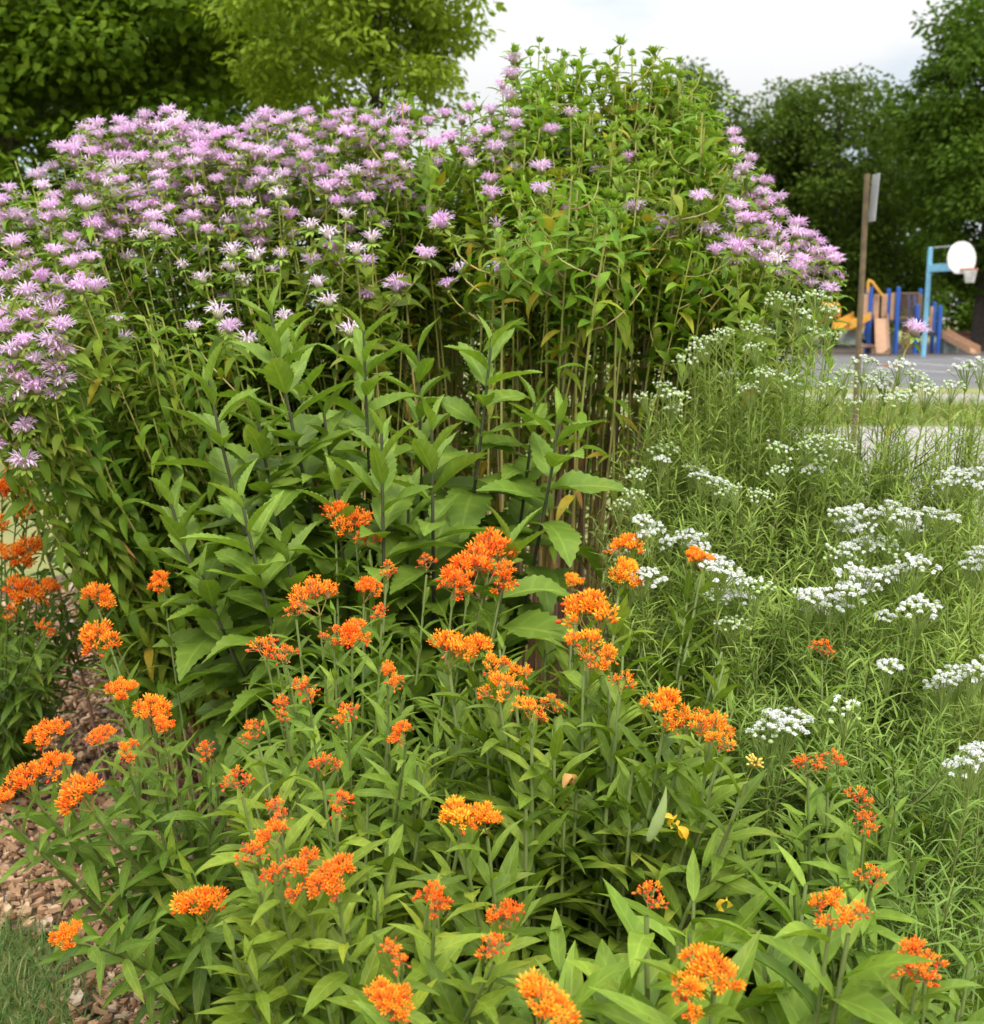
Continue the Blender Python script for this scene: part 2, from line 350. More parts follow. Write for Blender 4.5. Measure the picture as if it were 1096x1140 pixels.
M_grass = plant_mat('grass_blade', [(.07, .14, .03), (.12, .20, .045), (.33, .30, .12)], [0, .7, 1], trans=.3, rough=.6)
M_concrete = plain('concrete', (.33, .30, .28), .9, col2=(.26, .235, .22), scale=1.3, bump=.3, bscale=80)
M_asphalt = plain('asphalt', (.125, .12, .122), .9, col2=(.095, .093, .095), scale=.5, bump=.3, bscale=120)
M_paint = plain('court_paint', (.62, .62, .62), .7, var=.1, scale=3)
M_woodchip = plain('playground_surface', (.10, .075, .06), .95, scale=2)

# ------------------------------------------------------------------ ground
g = MB(); sheet(g, [(-900, -60), (900, -60), (900, 1800), (-900, 1800)], 0); structure('lawn', g, [M_lawn])
g = MB(); sheet(g, [(-.55, -1), (-.72, 1.0), (-.70, 1.9), (-.92, 2.36), (-1.5, 2.55), (-2.6, 3.2), (-3.3, 4.8), (-2.2, 6.2), (1.5, 6.4), (2.6, 5.0), (3.0, 2.5), (2.6, -1)], .004); structure('mulch_bed', g, [M_soil])
g = MB(); sheet(g, [(2.0, 6.8), (30, 6.8), (30, 14.7), (1.5, 14.7)], .004); sheet(g, [(4, 18.6), (40, 18.6), (40, 21.2), (4, 21.2)], .004); structure('concrete_path', g, [M_concrete])
g = MB(); sheet(g, [(5.5, 23.3), (60, 21.8), (60, 43.3), (10.5, 43.3)], .004); structure('basketball_court', g, [M_asphalt])
g = MB(); sheet(g, [(4, 43.4), (60, 43.4), (60, 70), (4, 70)], .004); structure('playground_ground', g, [M_woodchip])
def line_strip(mb, pix, wd, z=.010):
    p = np.array([PG(*q, z)[:2] for q in pix]); t = unit(np.gradient(p, axis=0)); s = np.stack([-t[:, 1], t[:, 0]], -1) * wd / 2
    v = np.r_[np.c_[p - s, np.full(len(p), z)], np.c_[p + s, np.full(len(p), z)]]; n = len(p)
    mb.add(v, [[i, i + 1, n + i + 1, n + i] for i in range(n - 1)])
g = MB()
line_strip(g, [(940, 406.5), (1000, 410.5), (1060, 414.8), (1140, 421)], .10, .009)
line_strip(g, [(1140, 416.5), (1096, 411.8), (1060, 407.6), (1030, 404.9), (1012, 403.4), (1004, 402.4), (1003, 401.8), (1010, 401.1), (1030, 400.5), (1060, 400.1), (1110, 400.6)], .10, .013)
line_strip(g, [(1062, 398.6), (1100, 404), (1140, 409)], .10, .017)
structure('court_line', g, [M_paint])

# mulch chips: uncountable
def chips(n, area, seed):
    r = np.random.default_rng(seed); mb = MB(); c = []
    while len(c) < n:
        x, y = area(r); c.append((x, y))
    c = np.array(c); L = np.minimum(r.gamma(1.7, .0105, n) + .005, .046); Wd = L * r.uniform(.14, .8, n); H = r.uniform(.002, .006, n)
    yaw = r.uniform(0, 6.28, n); tl = r.normal(0, .28, n); tl2 = r.normal(0, .28, n); z = r.uniform(.006, .03, n)
    k = 7; a = np.linspace(0, 2 * np.pi, k, endpoint=False)
    rad = 1 + r.uniform(-.32, .25, (n, k)); x = np.cos(a) * rad * L[:, None] * .5; y = np.sin(a) * rad * Wd[:, None] * .5
    hz = x * np.tan(tl)[:, None] + y * np.tan(tl2)[:, None]
    X = c[:, :1] + x * np.cos(yaw)[:, None] - y * np.sin(yaw)[:, None]; Yy = c[:, 1:] + x * np.sin(yaw)[:, None] + y * np.cos(yaw)[:, None]
    top = np.stack([X, Yy, z[:, None] + hz + H[:, None]], -1); bot = np.stack([X, Yy, z[:, None] + hz - H[:, None]], -1)
    ce = np.c_[c, z + H * 1.3][:, None]
    v = np.concatenate([top, bot, ce], 1); q = []
    for i in range(k): j = (i + 1) % k; q.append([k + i, k + j, j, i])
    for i in range(0, k - 1, 2): q.append([2 * k, i, i + 1, (i + 2) % k])
    q.append([2 * k, k - 1, 0, 0])
    lv = np.zeros((n, 2 * k + 1, 3)); lv[..., 2] = r.random(n)[:, None]
    mb.add(v.reshape(-1, 3), (np.arange(n)[:, None, None] * (2 * k + 1) + np.array(q)[None]).reshape(-1, 4), lv.reshape(-1, 3)); return mb
def area1(r):
    while True:
        y = 1.5 + 4.2 * r.random() ** 1.5; x = r.uniform(-3.0, .35)
        if x > np.interp(y, [1.5, 1.9, 2.36, 2.55, 3.2, 4.2], [-.66, -.70, -.92, -1.5, -2.6, -3]) + r.normal(0, .05): return x, y
o = link('mulch_chips', chips(32000, area1, 3).mesh('mulch_chips', [M_chip], False)); tag(o, 'loose brown bark chips spread over the flower bed', 'mulch', kind='stuff')
def grass_patch(n, fn, hmin, hmax, wd):
    mb = MB(); b = np.array([fn() for _ in range(n)]); a = U(0, 6.28, n); lean = U(.05, .85, n)
    d = np.c_[np.cos(a) * np.sin(lean), np.sin(a) * np.sin(lean), np.cos(lean)]
    leaves(mb, b, d, np.array([0, 0, 1.]) + .1 * d, U(hmin, hmax, n), U(wd * .6, wd * 1.3, n), droop=U(.2, 1.6, n), fold=.3, nl=4, across=2, mat=0,
           prof=lambda s: np.maximum(1 - s ** 2.2, .04)); return mb
def g1():
    while True:
        y = U(1.55, 3.0); x = U(-1.6, -.62)
        if x < np.interp(y, [1.5, 1.9, 2.36, 2.55, 3.2], [-.66, -.70, -.92, -1.5, -2.6]) + .05 * rng.normal(): return (x, y, .0)
o = link('lawn_grass', grass_patch(9000, g1, .03, .085, .0036).mesh('lawn_grass', [M_grass])); tag(o, 'short green grass at the edge of the bark mulch', 'grass', kind='stuff')
def g2(): return (U(4, 12), U(14.8, 18.5), 0)
o = link('path_grass', grass_patch(6000, g2, .10, .38, .016).mesh('path_grass', [M_grass], True), color=(1.3, 1.1, .9)); tag(o, 'strip of grass between the pale path and the court', 'grass', kind='stuff')

# ------------------------------------------------------------------ trees
def tree_leaf_mat(name, cols, tr=.3): return plant_mat(name, cols, trans=tr, rough=.65, mottle=.2, spec=.1)
M_bark = plain('bark', (.055, .042, .032), .95, scale=8, bump=.9, bscale=18)
def blade(s): return np.maximum(np.sin(np.pi * np.clip(s * .96 + .02, 0, 1)) ** .8, .03)
def star(s): return np.interp(s, [0, .2, .34, .55, .68, 1], [.1, .8, .45, 1., .4, .03])
def make_tree(label, base, trunk_h, trunk_r, tufts, nleaf, lsize, mat, limb_r=.05, aspect=.5, prof=blade, nl=2, droop=.4, flat=.5, group=None, name='tree', lean=(0, 0), shell=.5):
    """tufts: rows of centre xyz and radii rx, rz (local). Leaves fill each tuft, limbs run from the trunk to every tuft."""
    t = thing(name, label, 'tree', base, group); tufts = np.asarray(tufts, float)
    top = np.array([lean[0], lean[1], trunk_h]); tr = MB()
    path = bez(np.zeros(3), np.array([0, 0, .4 * trunk_h]), top * np.array([.5, .5, .7]), top, 9)
    tubes(tr, path, trunk_r * np.linspace(1.25, .3, 9) ** np.r_[1.4, np.ones(8)], 9)
    for i in rng.choice(len(tufts), min(len(tufts), 45), replace=False):
        c = tufts[i, :3]; f = np.clip(.25 + .6 * c[2] / max(trunk_h, 1e-3) * U(.55, .95), .2, .97); p0, _ = along(path, np.array([f])); p0 = p0[0]
        if p0[2] > c[2] - .1: p0 = along(path, np.array([max(.2, f * .6)]))[0][0]
        m = (p0 + c) / 2 + np.array([0, 0, .12 * np.linalg.norm(c - p0)])
        ll = np.linalg.norm(c - p0); r0 = min(trunk_r * .6, limb_r * (.5 + .2 * ll))
        tubes(tr, bez(p0, m * .6 + p0 * .4, m, c, 6), np.linspace(r0, r0 * .15, 6), 5)
    link('trunk', tr.mesh('trunk', [M_bark]), t, base)
    per = np.maximum(4, (nleaf * (tufts[:, 3] ** 2) / (tufts[:, 3] ** 2).sum())).astype(int); idx = np.repeat(np.arange(len(tufts)), per); n = len(idx)
    dv = unit(rng.normal(size=(n, 3))); rr = rng.random(n) ** shell
    off = dv * rr[:, None] * np.c_[tufts[idx, 3], tufts[idx, 3], tufts[idx, 4]]
    p = tufts[idx, :3] + off
    d = dv * np.array([1, 1, .4]) + rng.normal(0, .5, (n, 3)) + np.array([0, 0, -.25]); up = np.array([0, 0, 1.]) * flat + rng.normal(0, .45, (n, 3)) + dv * .3
    mb = MB(); leaves(mb, p, d, up, lsize * U(.65, 1.25, n), lsize * aspect * U(.8, 1.2, n), droop=U(0, 2 * droop, n), fold=U(0, .4, n), nl=nl, across=3 if nl > 2 else 2, prof=prof)
    link('crown', mb.mesh('crown', [mat], True), t, base); return t
def dome_tufts(n, c, rad, tr, tz, lo=-1., seed=0, inner=.35):
    r = np.random.default_rng(seed); out = []
    while len(out) < n:
        d = unit(r.normal(size=3))
        if d[2] < lo: continue
        k = (inner + (1 - inner) * r.random() ** .45); s = r.uniform(.65, 1.3)
        out.append([*(np.array(c) + d * np.array(rad) * k), tr * s, tz * s])
    return out
M_tA = tree_leaf_mat('maple_leaf', [(.065, .120, .009), (.105, .175, .012), (.175, .26, .02)])
M_tB = tree_leaf_mat('elm_leaf', [(.16, .235, .022), (.21, .29, .028), (.27, .35, .04)], .4)
M_tC = tree_leaf_mat('far_leaf', [(.050, .088, .010), (.075, .122, .013), (.11, .165, .02)])
M_tD = tree_leaf_mat('far_leaf_bright', [(.045, .09, .008), (.068, .125, .010), (.105, .17, .015)])
base = np.array([-6.2, 15.2, 0])
tf = dome_tufts(300, (0, 0, 5.6), (5.0, 4.6, 3.7), .72, .24, -.9, 5, .3)
tf += [[U(-3.2, 3.6), U(-3.6, -1.5), U(2.3, 4.6), .75 * U(.7, 1.2), .24] for _ in range(70)]
make_tree('broad dark green maple with layered leaves behind the lavender flowers', base, 6.5, .3, tf, 115000, .105, M_tA, .06, 1.0, star, 5, .5, .9)
base = np.array([XatY(425, 10.6), 10.6, 0])
tf = dome_tufts(110, (-.18, 0, 4.12), (1.05, 1.0, 1.3), .36, .14, -.98, 8, .2)
for k in range(26):       # long arching outer sprays on its open side
    a = U(-.9, .9); z = U(3.35, 4.8); L = U(.6, .95) * (1 - .25 * abs(z - 4.0))
    for s in (.65, .85, 1.0): tf.append([L * s * math.cos(a), L * s * math.sin(a), z + .22 * s - .28 * s * s, .17 * (1.35 - s * .6), .07])
make_tree('light green elm with drooping sprays of small leaves', base, 4.6, .06, tf, 19000, .08, M_tB, .010, .45, blade, 3, .4, .9)
far = [('olive green tree with open crown straight behind the budding stalks', 772, 72, 57, 3.6, M_tC, 70),
       ('rounded green tree between the two taller ones behind the sign post', 868, 108, 60, 3.5, M_tC, 60),
       ('dark green tree closing the gap beside the massive one', 992, 118, 63, 3.6, M_tD, 70),
       ('feathery topped green tree rising behind the sign post', 938, 62, 58, 4.0, M_tC, 80)]
for i, (lb, px, py, Y, rx, mt, nt_) in enumerate(far):
    tp = P(px, py, Y); h = tp[2]; base = np.array([tp[0], Y, 0])
    tf = dome_tufts(nt_ * 2, (0, 0, h * .54), (rx, rx, h * .47), 1.0, .75, -1, 20 + i, .3)
    make_tree(lb, base, h * .8, .3, tf, 24000, .26, mt, .05, .55, blade, 2, .4, .4, 'tall trees behind the playground')
Y = 50; tp = P(1108, -25, Y); base = np.array([P(1093, 390, Y)[0], Y, 0])
tf = dome_tufts(280, (1.4, 0, 8.6), (5.3, 5.2, 6.7), 1.15, .7, -.96, 31, .3)
make_tree('massive dark green tree with bare trunk beside the basketball hoop', base, 13, .36, tf, 56000, .27, M_tD, .07, .6, blade, 2, .4, .5, 'tall trees behind the playground')
for i, (px, Y, h, rx) in enumerate([(845, 74, 8.5, 5.5), (960, 76, 10, 6), (1060, 86, 4.2, 5.5), (1150, 84, 5, 6)]):
    base = np.array([XatY(px, Y), Y, 0])
    tf = dome_tufts(60, (0, 0, h * .5), (rx, 2.5, h * .5), 1.1, .8, -1, 50 + i, .3)
    make_tree(['low dark shrubby tree far behind the right lavender flowers', 'low spreading tree filling the gap behind the yellow slide', 'pale green low tree seen under the big crown by the trunk', 'pale green low tree at the far right edge'][i], base, h * .6, .2, tf, 9000, .34, M_tD if i > 1 else M_tC, .05, .6, blade, 2, .4, .4, 'low trees far behind the playground')
for i, (px, Y, h, rx) in enumerate([(-30, 62, 5.5, 6), (60, 66, 5, 6)]):
    base = np.array([XatY(px, Y), Y, 0]); tf = dome_tufts(60, (0, 0, h * .5), (rx, 2.5, h * .5), 1.1, .8, -1, 60 + i, .3)
    make_tree(['dark bluish low tree across the lawn at the left edge', 'dark low tree across the lawn behind the left bergamot'][i], base, h * .6, .2, tf, 7000, .34, M_tC, .05, .6, blade, 2, .4, .4, 'low trees across the lawn')

# ------------------------------------------------------------------ playground, hoop, sign
M_blue = plain('blue_steel', (.022, .10, .42), .35, var=.05)
M_sky = plain('light_blue_steel', (.20, .47, .66), .4, var=.06)
M_tan = plain('tan_plastic', (.46, .27, .16), .55, var=.06)
M_yel = plain('yellow_plastic', (.66, .33, .04), .5, var=.06)
M_brown = plain('brown_steel', (.16, .10, .065), .5, var=.06)
M_dark = plain('dark_deck', (.03, .028, .028), .7)
M_grey = plain('grey_green_plastic', (.34, .40, .37), .6)
M_bw = plain('backboard_white', (.80, .77, .74), .5, var=.04)
M_rim = plain('rim_orange', (.62, .16, .05), .5)
M_net = plain('net_cord', (.72, .70, .66), .9)
M_galv = plain('galvanised', (.45, .47, .48), .4, .5)
M_rust = plain('weathered_post', (.16, .115, .055), .8, col2=(.09, .065, .04), scale=14)
M_sign = plain('sign_back', (.46, .45, .47), .5, .2, var=.08, scale=9)
M_brick = plain('red_wall', (.20, .085, .06), .9)
def P3(px, py, Y): return P(px, py, Y)
def cyl(mb, a, b, r, sides=10, mat=0):
    a = np.asarray(a, float); b = np.asarray(b, float); k = np.array([0, 0, .02, .98, 1, 1]); pts = a + (b - a) * np.linspace(0, 1, 6)[:, None]
    tubes(mb, pts, r, sides, mat)
    for e, s in ((a, -1), (b, 1)): blobs(mb, e[None], r * 1.0, sides, 4, mat, .45, unit((b - a)[None]))
YP = 46.0
root_loc = P(985, 395, YP); root_loc[2] = 0
pg = thing('playground_structure', 'tan and blue play structure with slides and yellow rails beside the court', 'playground', root_loc)
def pgpart(name, mb, mats, smooth=True, label=None):
    me = mb.mesh(name, mats, smooth); me.transform(Matrix.Translation(-Vector(root_loc)))
    o = link(name, me, pg, root_loc)
    if label: o['label'] = label
    return o
def atp(px, py, dY=0.): return P(px, py, YP + dY)
for px, y0, y1, dY in [(970.5, 320, 396, 0), (966.5, 322, 396, 1.4), (990, 322, 396, 1.5), (1001, 320, 396, 0), (1025.5, 322, 396, 1.5), (1022, 340, 396, 0), (1041, 337, 396, 1.0), (1047.5, 341, 396, 0)]:
    mb = MB(); a = atp(px, y0, dY); b = a.copy(); b[2] = 0; cyl(mb, b, a, .085); pgpart('post', mb, [M_blue])
def panel(name, x0, y0, x1, y1, dY, mat, rnd=.25, th=.06, label=None):
    a = atp(x0, y1, dY); b = atp(x1, y0, dY); wv = b[0] - a[0]; h = b[2] - a[2]; r = min(wv, h) * rnd; pts = []
    for cx, cz, s in ((wv - r, r, -90), (wv - r, h - r, 0), (r, h - r, 90), (r, r, 180)):
        for k in range(5): an = R(s + k * 22.5); pts.append((cx + r * math.cos(an), cz + r * math.sin(an)))
    mb = MB(); prism(mb, np.array(pts) + [a[0], a[2]], a[1], a[1] + th, 0); return pgpart(name, mb, [mat], False, label)
panel('side_panel', 957, 327, 969.5, 355, 0, M_tan, .3)
panel('side_panel', 972, 327, 980, 356, .2, M_tan, .3)
panel('side_panel', 981.5, 327, 989, 353, .3, M_tan, .08)
panel('side_panel', 991.5, 325.5, 1000, 356, .1, M_tan, .3)
panel('side_panel', 1035, 341, 1040, 368, .3, M_tan, .1)
panel('under_panel', 975, 370, 1000, 393, 1.3, M_grey, .06)
panel('under_panel', 1004, 362, 1022, 388, 1.4, M_tan, .06)
mb = MB(); a = atp(985, 355, .1); b = atp(1028, 355, .1); box(mb, ((a[0] + b[0]) / 2, YP + .8, a[2] - .12), (b[0] - a[0], 1.5, .16), 0, bev=.02); a2 = atp(1034, 369, 0); b2 = atp(1049, 369, 0)
box(mb, ((a2[0] + b2[0]) / 2, YP + .6, a2[2] - .1), (b2[0] - a2[0], 1.1, .16), 0, bev=.02); pgpart('deck', mb, [M_dark], False)
mb = MB()
for k in range(9):
    px = 1004 + k * 2.35; cyl(mb, atp(px, 327, .1), atp(px, 354, .1), .022, 6)
for y in (326.5, 354): cyl(mb, atp(1002, y, .1), atp(1024, y, .1), .03, 6)
pgpart('barrier_bars', mb, [M_brown])
for px in (1012.5, 1018.5):
    mb = MB(); cyl(mb, atp(px, 356, .9), atp(px, 329, .9), .055, 8); pgpart('rail_post', mb, [M_blue])
panel('side_panel', 1021, 327, 1028, 354, .3, M_brown, .2)
def chute(name, top, bot, wd, mat, wall=.18, th=.05):
    """an open slide: bed with two raised sides, gently dished from top to bottom"""
    a = np.asarray(top, float); b = np.asarray(bot, float); d = b - a; s = unit(np.cross(d, [0, 0, 1])[None])[0]; mb = MB(); k = 9; pts = []
    for i in range(k):
        t = i / (k - 1); c = a + d * t; c[2] = a[2] + d[2] * (t ** .85 if t < 1 else 1)
        for u, z in ((-1, wall), (-.92, wall), (-.85, 0), (0, -.02), (.85, 0), (.92, wall), (1, wall), (1, -th), (0, -th - .02), (-1, -th)): pts.append(c + s * u * wd / 2 + np.array([0, 0, z]))
    n = 10; q = [[i * n + j, i * n + (j + 1) % n, (i + 1) * n + (j + 1) % n, (i + 1) * n + j] for i in range(k - 1) for j in range(n)]
    q += [[0, 3, 8, 9], [0, 1, 2, 3], [3, 4, 7, 8], [4, 5, 6, 7]]; e = (k - 1) * n; q += [[e + x for x in r[::-1]] for r in ([0, 3, 8, 9], [0, 1, 2, 3], [3, 4, 7, 8], [4, 5, 6, 7])]
    mb.add(np.array(pts), q); return pgpart(name, mb, [mat], False)
chute('slide', atp(981.5, 354, .1), np.array([atp(981, 392, -2.2)[0], YP - 2.4, .12]), .5, M_tan)
tp = atp(1050, 371, .3); bt = np.array([atp(1086, 395, -1.2)[0], YP - 1.2, .1]); chute('slide', tp, bt, .55, M_tan, .22)
chute('slide', atp(960, 354, .3), np.array([atp(930, 372, .5)[0], YP - .3, 1.0]), .9, M_yel, .25)
mb = MB(); prism(mb, np.array([(atp(1049, 0, 0)[0], atp(0, 372, 0)[2]), (atp(1056.5, 0, 0)[0], atp(0, 354, 0)[2]), (atp(1051, 0, 0)[0], atp(0, 347.5, 0)[2]), (atp(1049, 0, 0)[0], atp(0, 352, 0)[2])]), YP - .1, YP + .0); pgpart('side_panel', mb, [M_tan], False)
mb = MB(); tubes(mb, np.array([atp(966.8, 326), atp(966.8, 316), atp(968.4, 311.8), atp(971, 313.5), atp(976, 320.5), atp(982.5, 329)]), .06, 8); pgpart('handrail', mb, [M_yel])
mb = MB()          # lattice crawl tunnel and climbing dome at the near end
for k in range(7):
    x = 926 + k * 4.3; tubes(mb, np.array([[atp(x, 0)[0], YP + .5 + .55 * math.sin(t), atp(0, 347.5)[2] + .36 * math.cos(t)] for t in np.linspace(0, 6.28, 13)]), .035, 6)
for t in np.linspace(0, 6.28, 11)[:-1]: cyl(mb, [atp(926, 0)[0], YP + .5 + .55 * math.sin(t), atp(0, 347.5)[2] + .36 * math.cos(t)], [atp(952, 0)[0], YP + .5 + .55 * math.sin(t), atp(0, 347.5)[2] + .36 * math.cos(t)], .03, 6)
pgpart('crawl_tunnel', mb, [M_yel])
panel('slide_skirt', 944, 354.5, 963.5, 367.5, -.1, M_yel, .2)
mb = MB(); c = atp(950.5, 386, .4); an = np.linspace(0, math.pi, 13); prism(mb, np.array([(c[0] + .46 * math.cos(t), .35 + .62 * math.sin(t)) for t in an]), YP + .3, YP + .8); pgpart('climber', mb, [M_grey], False)
mb = MB(); a = atp(955, 385); b = atp(972, 385); box(mb, ((a[0] + b[0]) / 2, YP - .2, a[2]), (b[0] - a[0], .35, .12), 0, bev=.02); box(mb, (a[0] + .1, YP - .2, a[2] / 2 - .03), (.1, .3, a[2] - .07)); box(mb, (b[0] - .1, YP - .2, a[2] / 2 - .03), (.1, .3, a[2] - .07)); pgpart('step', mb, [M_tan], False)
mb = MB(); a = atp(1056, 390); box(mb, (a[0] + .1, YP + .2, .3), (.55, .5, .6), 0, bev=.02); pgpart('slide_support', mb, [M_grey], False)

# basketball hoop
YB = 42.0; bb = P(1028.5, 394, YB); bb[2] = 0
hp = thing('basketball_hoop', 'light blue post with white fan backboard and netted orange rim', 'basketball hoop', bb)
def hpart(name, mb, mats, smooth=False):
    me = mb.mesh(name, mats, smooth); me.transform(Matrix.Translation(-Vector(bb))); return link(name, me, hp, bb)
top = P(1036.5, 276, YB); mb = MB(); pts = bb + (top - bb) * np.linspace(0, 1, 7)[:, None]; cyl(mb, bb, top, .085, 12); hpart('pole', mb, [M_sky], True)
dirn = unit(np.array([[.80, -.60, 0]]))[0]; sid = np.array([-dirn[1], dirn[0], 0])
arm0 = P(1035, 298.5, YB); bc = P(1070.5, 289, YB - 1.2)
arm1 = bc - dirn * .04; arm1[2] = arm0[2]
mb = MB(); dv = arm1 - arm0; ln = np.linalg.norm(dv); box(mb, (arm0 + arm1) / 2, (ln, .13, .27), 0, Matrix.Rotation(math.atan2(dv[1], dv[0]), 3, 'Z'), bev=.01); hpart('arm', mb, [M_sky])
t1 = arm1.copy(); t1[2] = P(0, 275.5, YB)[2]; mb = MB(); cyl(mb, P(1037, 276, YB), t1, .025, 6); hpart('brace_rod', mb, [M_galv], True)
an = np.linspace(R(-32), R(212), 25); o2 = [(.72 * math.cos(t), .60 * math.sin(t) + .02) for t in an]; o2 += [(-.30, -.47), (.30, -.47)]; o2 = np.array(o2)
if len(o2) % 2: o2 = np.concatenate([o2, [[.45, -.42]]])
nn = unit(np.array([[.50, -.866, 0]]))[0]; ss = np.array([.866, .50, 0])
mb = MB(); prism(mb, o2, 0, -.04, 0, lambda v: bc + v[:, :1] * ss - v[:, 1:2] * nn + v[:, 2:] * np.array([[0, 0, 1.]])); hpart('backboard', mb, [M_bw])
rc = bc + nn * .40; rc[2] = P(0, 299.5, YB - 1.6)[2]
mb = MB(); tubes(mb, np.array([rc + .24 * np.array([math.cos(t), math.sin(t), 0]) for t in np.linspace(0, 6.2832, 25)]), .022, 6); box(mb, bc + nn * .10 + [0, 0, rc[2] - bc[2]], (.16, .14, .05), 0, Matrix.Rotation(math.atan2(nn[1], nn[0]), 3, 'Z')); rim = hpart('rim', mb, [M_rim], True)
mb = MB()
for k in range(14):
    for sg in (-1, 1):
        tubes(mb, np.array([rc + np.array([(.235 - .10 * s ** .7) * math.cos(k / 14 * 6.283 + sg * s * 1.35), (.235 - .10 * s ** .7) * math.sin(k / 14 * 6.283 + sg * s * 1.35), -.45 * s]) for s in np.linspace(0, 1, 6)]), .012, 4)
hpart('net', mb, [M_net], True)
# sign post
ys = 9.2; sb = P(948.5, 545, ys); sb[2] = 0; st = P(966.5, 193, ys)
sg = thing('sign_post', 'tall weathered post with grey sign seen nearly edge on', 'sign', sb)
mb = MB(); k = 6
for off, sz in (((0, 0), (.020, .020)), ((-.0145, .008), (.009, .026)), ((.0145, .008), (.009, .026))):
    d = st - sb; v = []
    for q in (sb, st):
        for dx, dy in ((-1, -1), (1, -1), (1, 1), (-1, 1)): v.append(q - sb + [off[0] + dx * sz[0] / 2, off[1] + dy * sz[1] / 2, 0])
    mb.add(np.array(v), [[0, 1, 5, 4], [1, 2, 6, 5], [2, 3, 7, 6], [3, 0, 4, 7], [0, 3, 2, 1], [4, 5, 6, 7]])
link('post', mb.mesh('post', [M_rust], False), sg, sb)
mb = MB(); c0 = P(966.6, 194, ys); c1 = P(965.0, 247, ys); ctr = (c0 + c1) / 2 - sb; ht = np.linalg.norm(c0 - c1)
rz = Matrix.Rotation(R(96), 3, 'Z') @ Matrix.Identity(3); tilt = Matrix.Rotation(R(3.0), 3, 'Y')
box(mb, ctr + [.042, -.03, 0], (.13, .006, ht), 0, tilt @ rz, bev=.002); link('sign_panel', mb.mesh('sign_panel', [M_sign], False), sg, sb)
# low wall and rail far right
a = P(1064, 372, 58); b = P(1130, 372, 58); loc = np.array([a[0], 58, 0]); mb = MB(); h = P(0, 371, 58)[2]
box(mb, ((b[0] - a[0]) / 2, 0, h / 2), (b[0] - a[0], .3, h), 0, bev=.02); box(mb, ((b[0] - a[0]) / 2, 0, h + .03), (b[0] - a[0] + .1, .4, .06), 0, bev=.01)
tag(link('low_wall', mb.mesh('low_wall', [M_brick], False), None, loc), 'low reddish brown wall beyond the slide', 'wall')
loc = P(1085.5, 392, 52); loc[2] = 0; ft = thing('white_rail', 'short white rail by the tree trunk', 'railing', loc)
for px in (1084.5, 1088, 1091): mb = MB(); x = P(px, 392, 52)[0] - loc[0]; cyl(mb, (x, 0, 0), (x, 0, .75), .035, 6); link('post', mb.mesh('post', [M_bw]), ft, loc)
mb = MB(); cyl(mb, (P(1084, 380, 52)[0] - loc[0], 0, .74), (P(1092, 380, 52)[0] - loc[0], 0, .74), .03, 6); link('top_bar', mb.mesh('top_bar', [M_bw]), ft, loc)

# ------------------------------------------------------------------ flower heads (shared meshes)
def bergamot_head(seed, open_=1.0, n=50):
    """round tuft of curved tubular lavender petals over a ring of leafy bracts"""
    mb = MB(); a = np.arange(n) * 2.39996 + U(-.2, .2, n); th = np.interp(np.arange(n) / n, [0, 1], [R(18), R(88)]) + U(-.12, .12, n)
    d0 = np.c_[np.cos(a) * np.sin(th), np.sin(a) * np.sin(th), np.cos(th)]; base = d0 * np.array([.009, .009, .006]) + [0, 0, .002]
    L = U(.019, .028, n) * open_
    d = unit(d0 + np.array([0, 0, .9])); up = unit(np.array([0, 0, 1.]) - d * d[:, 2:3] + .02)
    leaves(mb, base, d, up, L, U(.0026, .0038, n), droop=U(.3, 1.5, n), fold=.7, nl=5, across=3, mat=0, prof=lambda s: np.interp(s, [0, .35, .6, .85, 1], [.4, .6, 1., .8, .1]))
    m = n // 2; ii = rng.choice(n, m, replace=False); tip = base[ii] + d[ii] * L[ii, None] * .55                    # lower lips
    leaves(mb, tip, unit(d[ii] * .6 + [0, 0, -.6]), up[ii], U(.010, .014, m), .0042, droop=U(.3, 1.2, m), fold=.1, nl=3, across=2, mat=0)
    blobs(mb, [[0, 0, .000]], .0095, 9, 5, 1, .8)
    k = 9; a = np.arange(k) / k * 6.283 + U(-.15, .15, k); dd = np.c_[np.cos(a), np.sin(a), U(-.35, .15, k)]
    leaves(mb, np.c_[np.cos(a), np.sin(a), np.zeros(k)] * .005 - [0, 0, .007], dd, [0, 0, 1.], U(.018, .028, k), U(.007, .011, k), droop=U(-.2, .9, k), fold=.2, nl=4, across=3, mat=2)
    return mb.mesh('bergamot_head', [M_petal, M_disc, M_bract])
HEADS = [bergamot_head(i) for i in range(6)] + [bergamot_head(9, .8, 20), bergamot_head(10, 1.05, 24), bergamot_head(11, .7, 8)]
def bud_head(seed):
    mb = MB(); k = 16; a = np.arange(k) * 2.39996; th = np.linspace(R(15), R(85), k); d = np.c_[np.cos(a) * np.sin(th), np.sin(a) * np.sin(th), np.cos(th)]
    leaves(mb, d * np.array([.006, .006, .003]), unit(d + [0, 0, 1.2]), np.array([0, 0, 1.]) + d * .01, U(.014, .024, k), U(.008, .012, k), droop=U(-.5, .7, k), fold=.35, nl=4, across=3, mat=0)
    n = 20; a = np.arange(n) * 2.39996; r = .0075 * np.sqrt(np.arange(n) / n); blobs(mb, np.c_[r * np.cos(a), r * np.sin(a), .010 - r * .5], .0017, 5, 3, 0, 2.2)
    return mb.mesh('bergamot_bud', [M_bract])
BUDS = [bud_head(i) for i in range(4)]

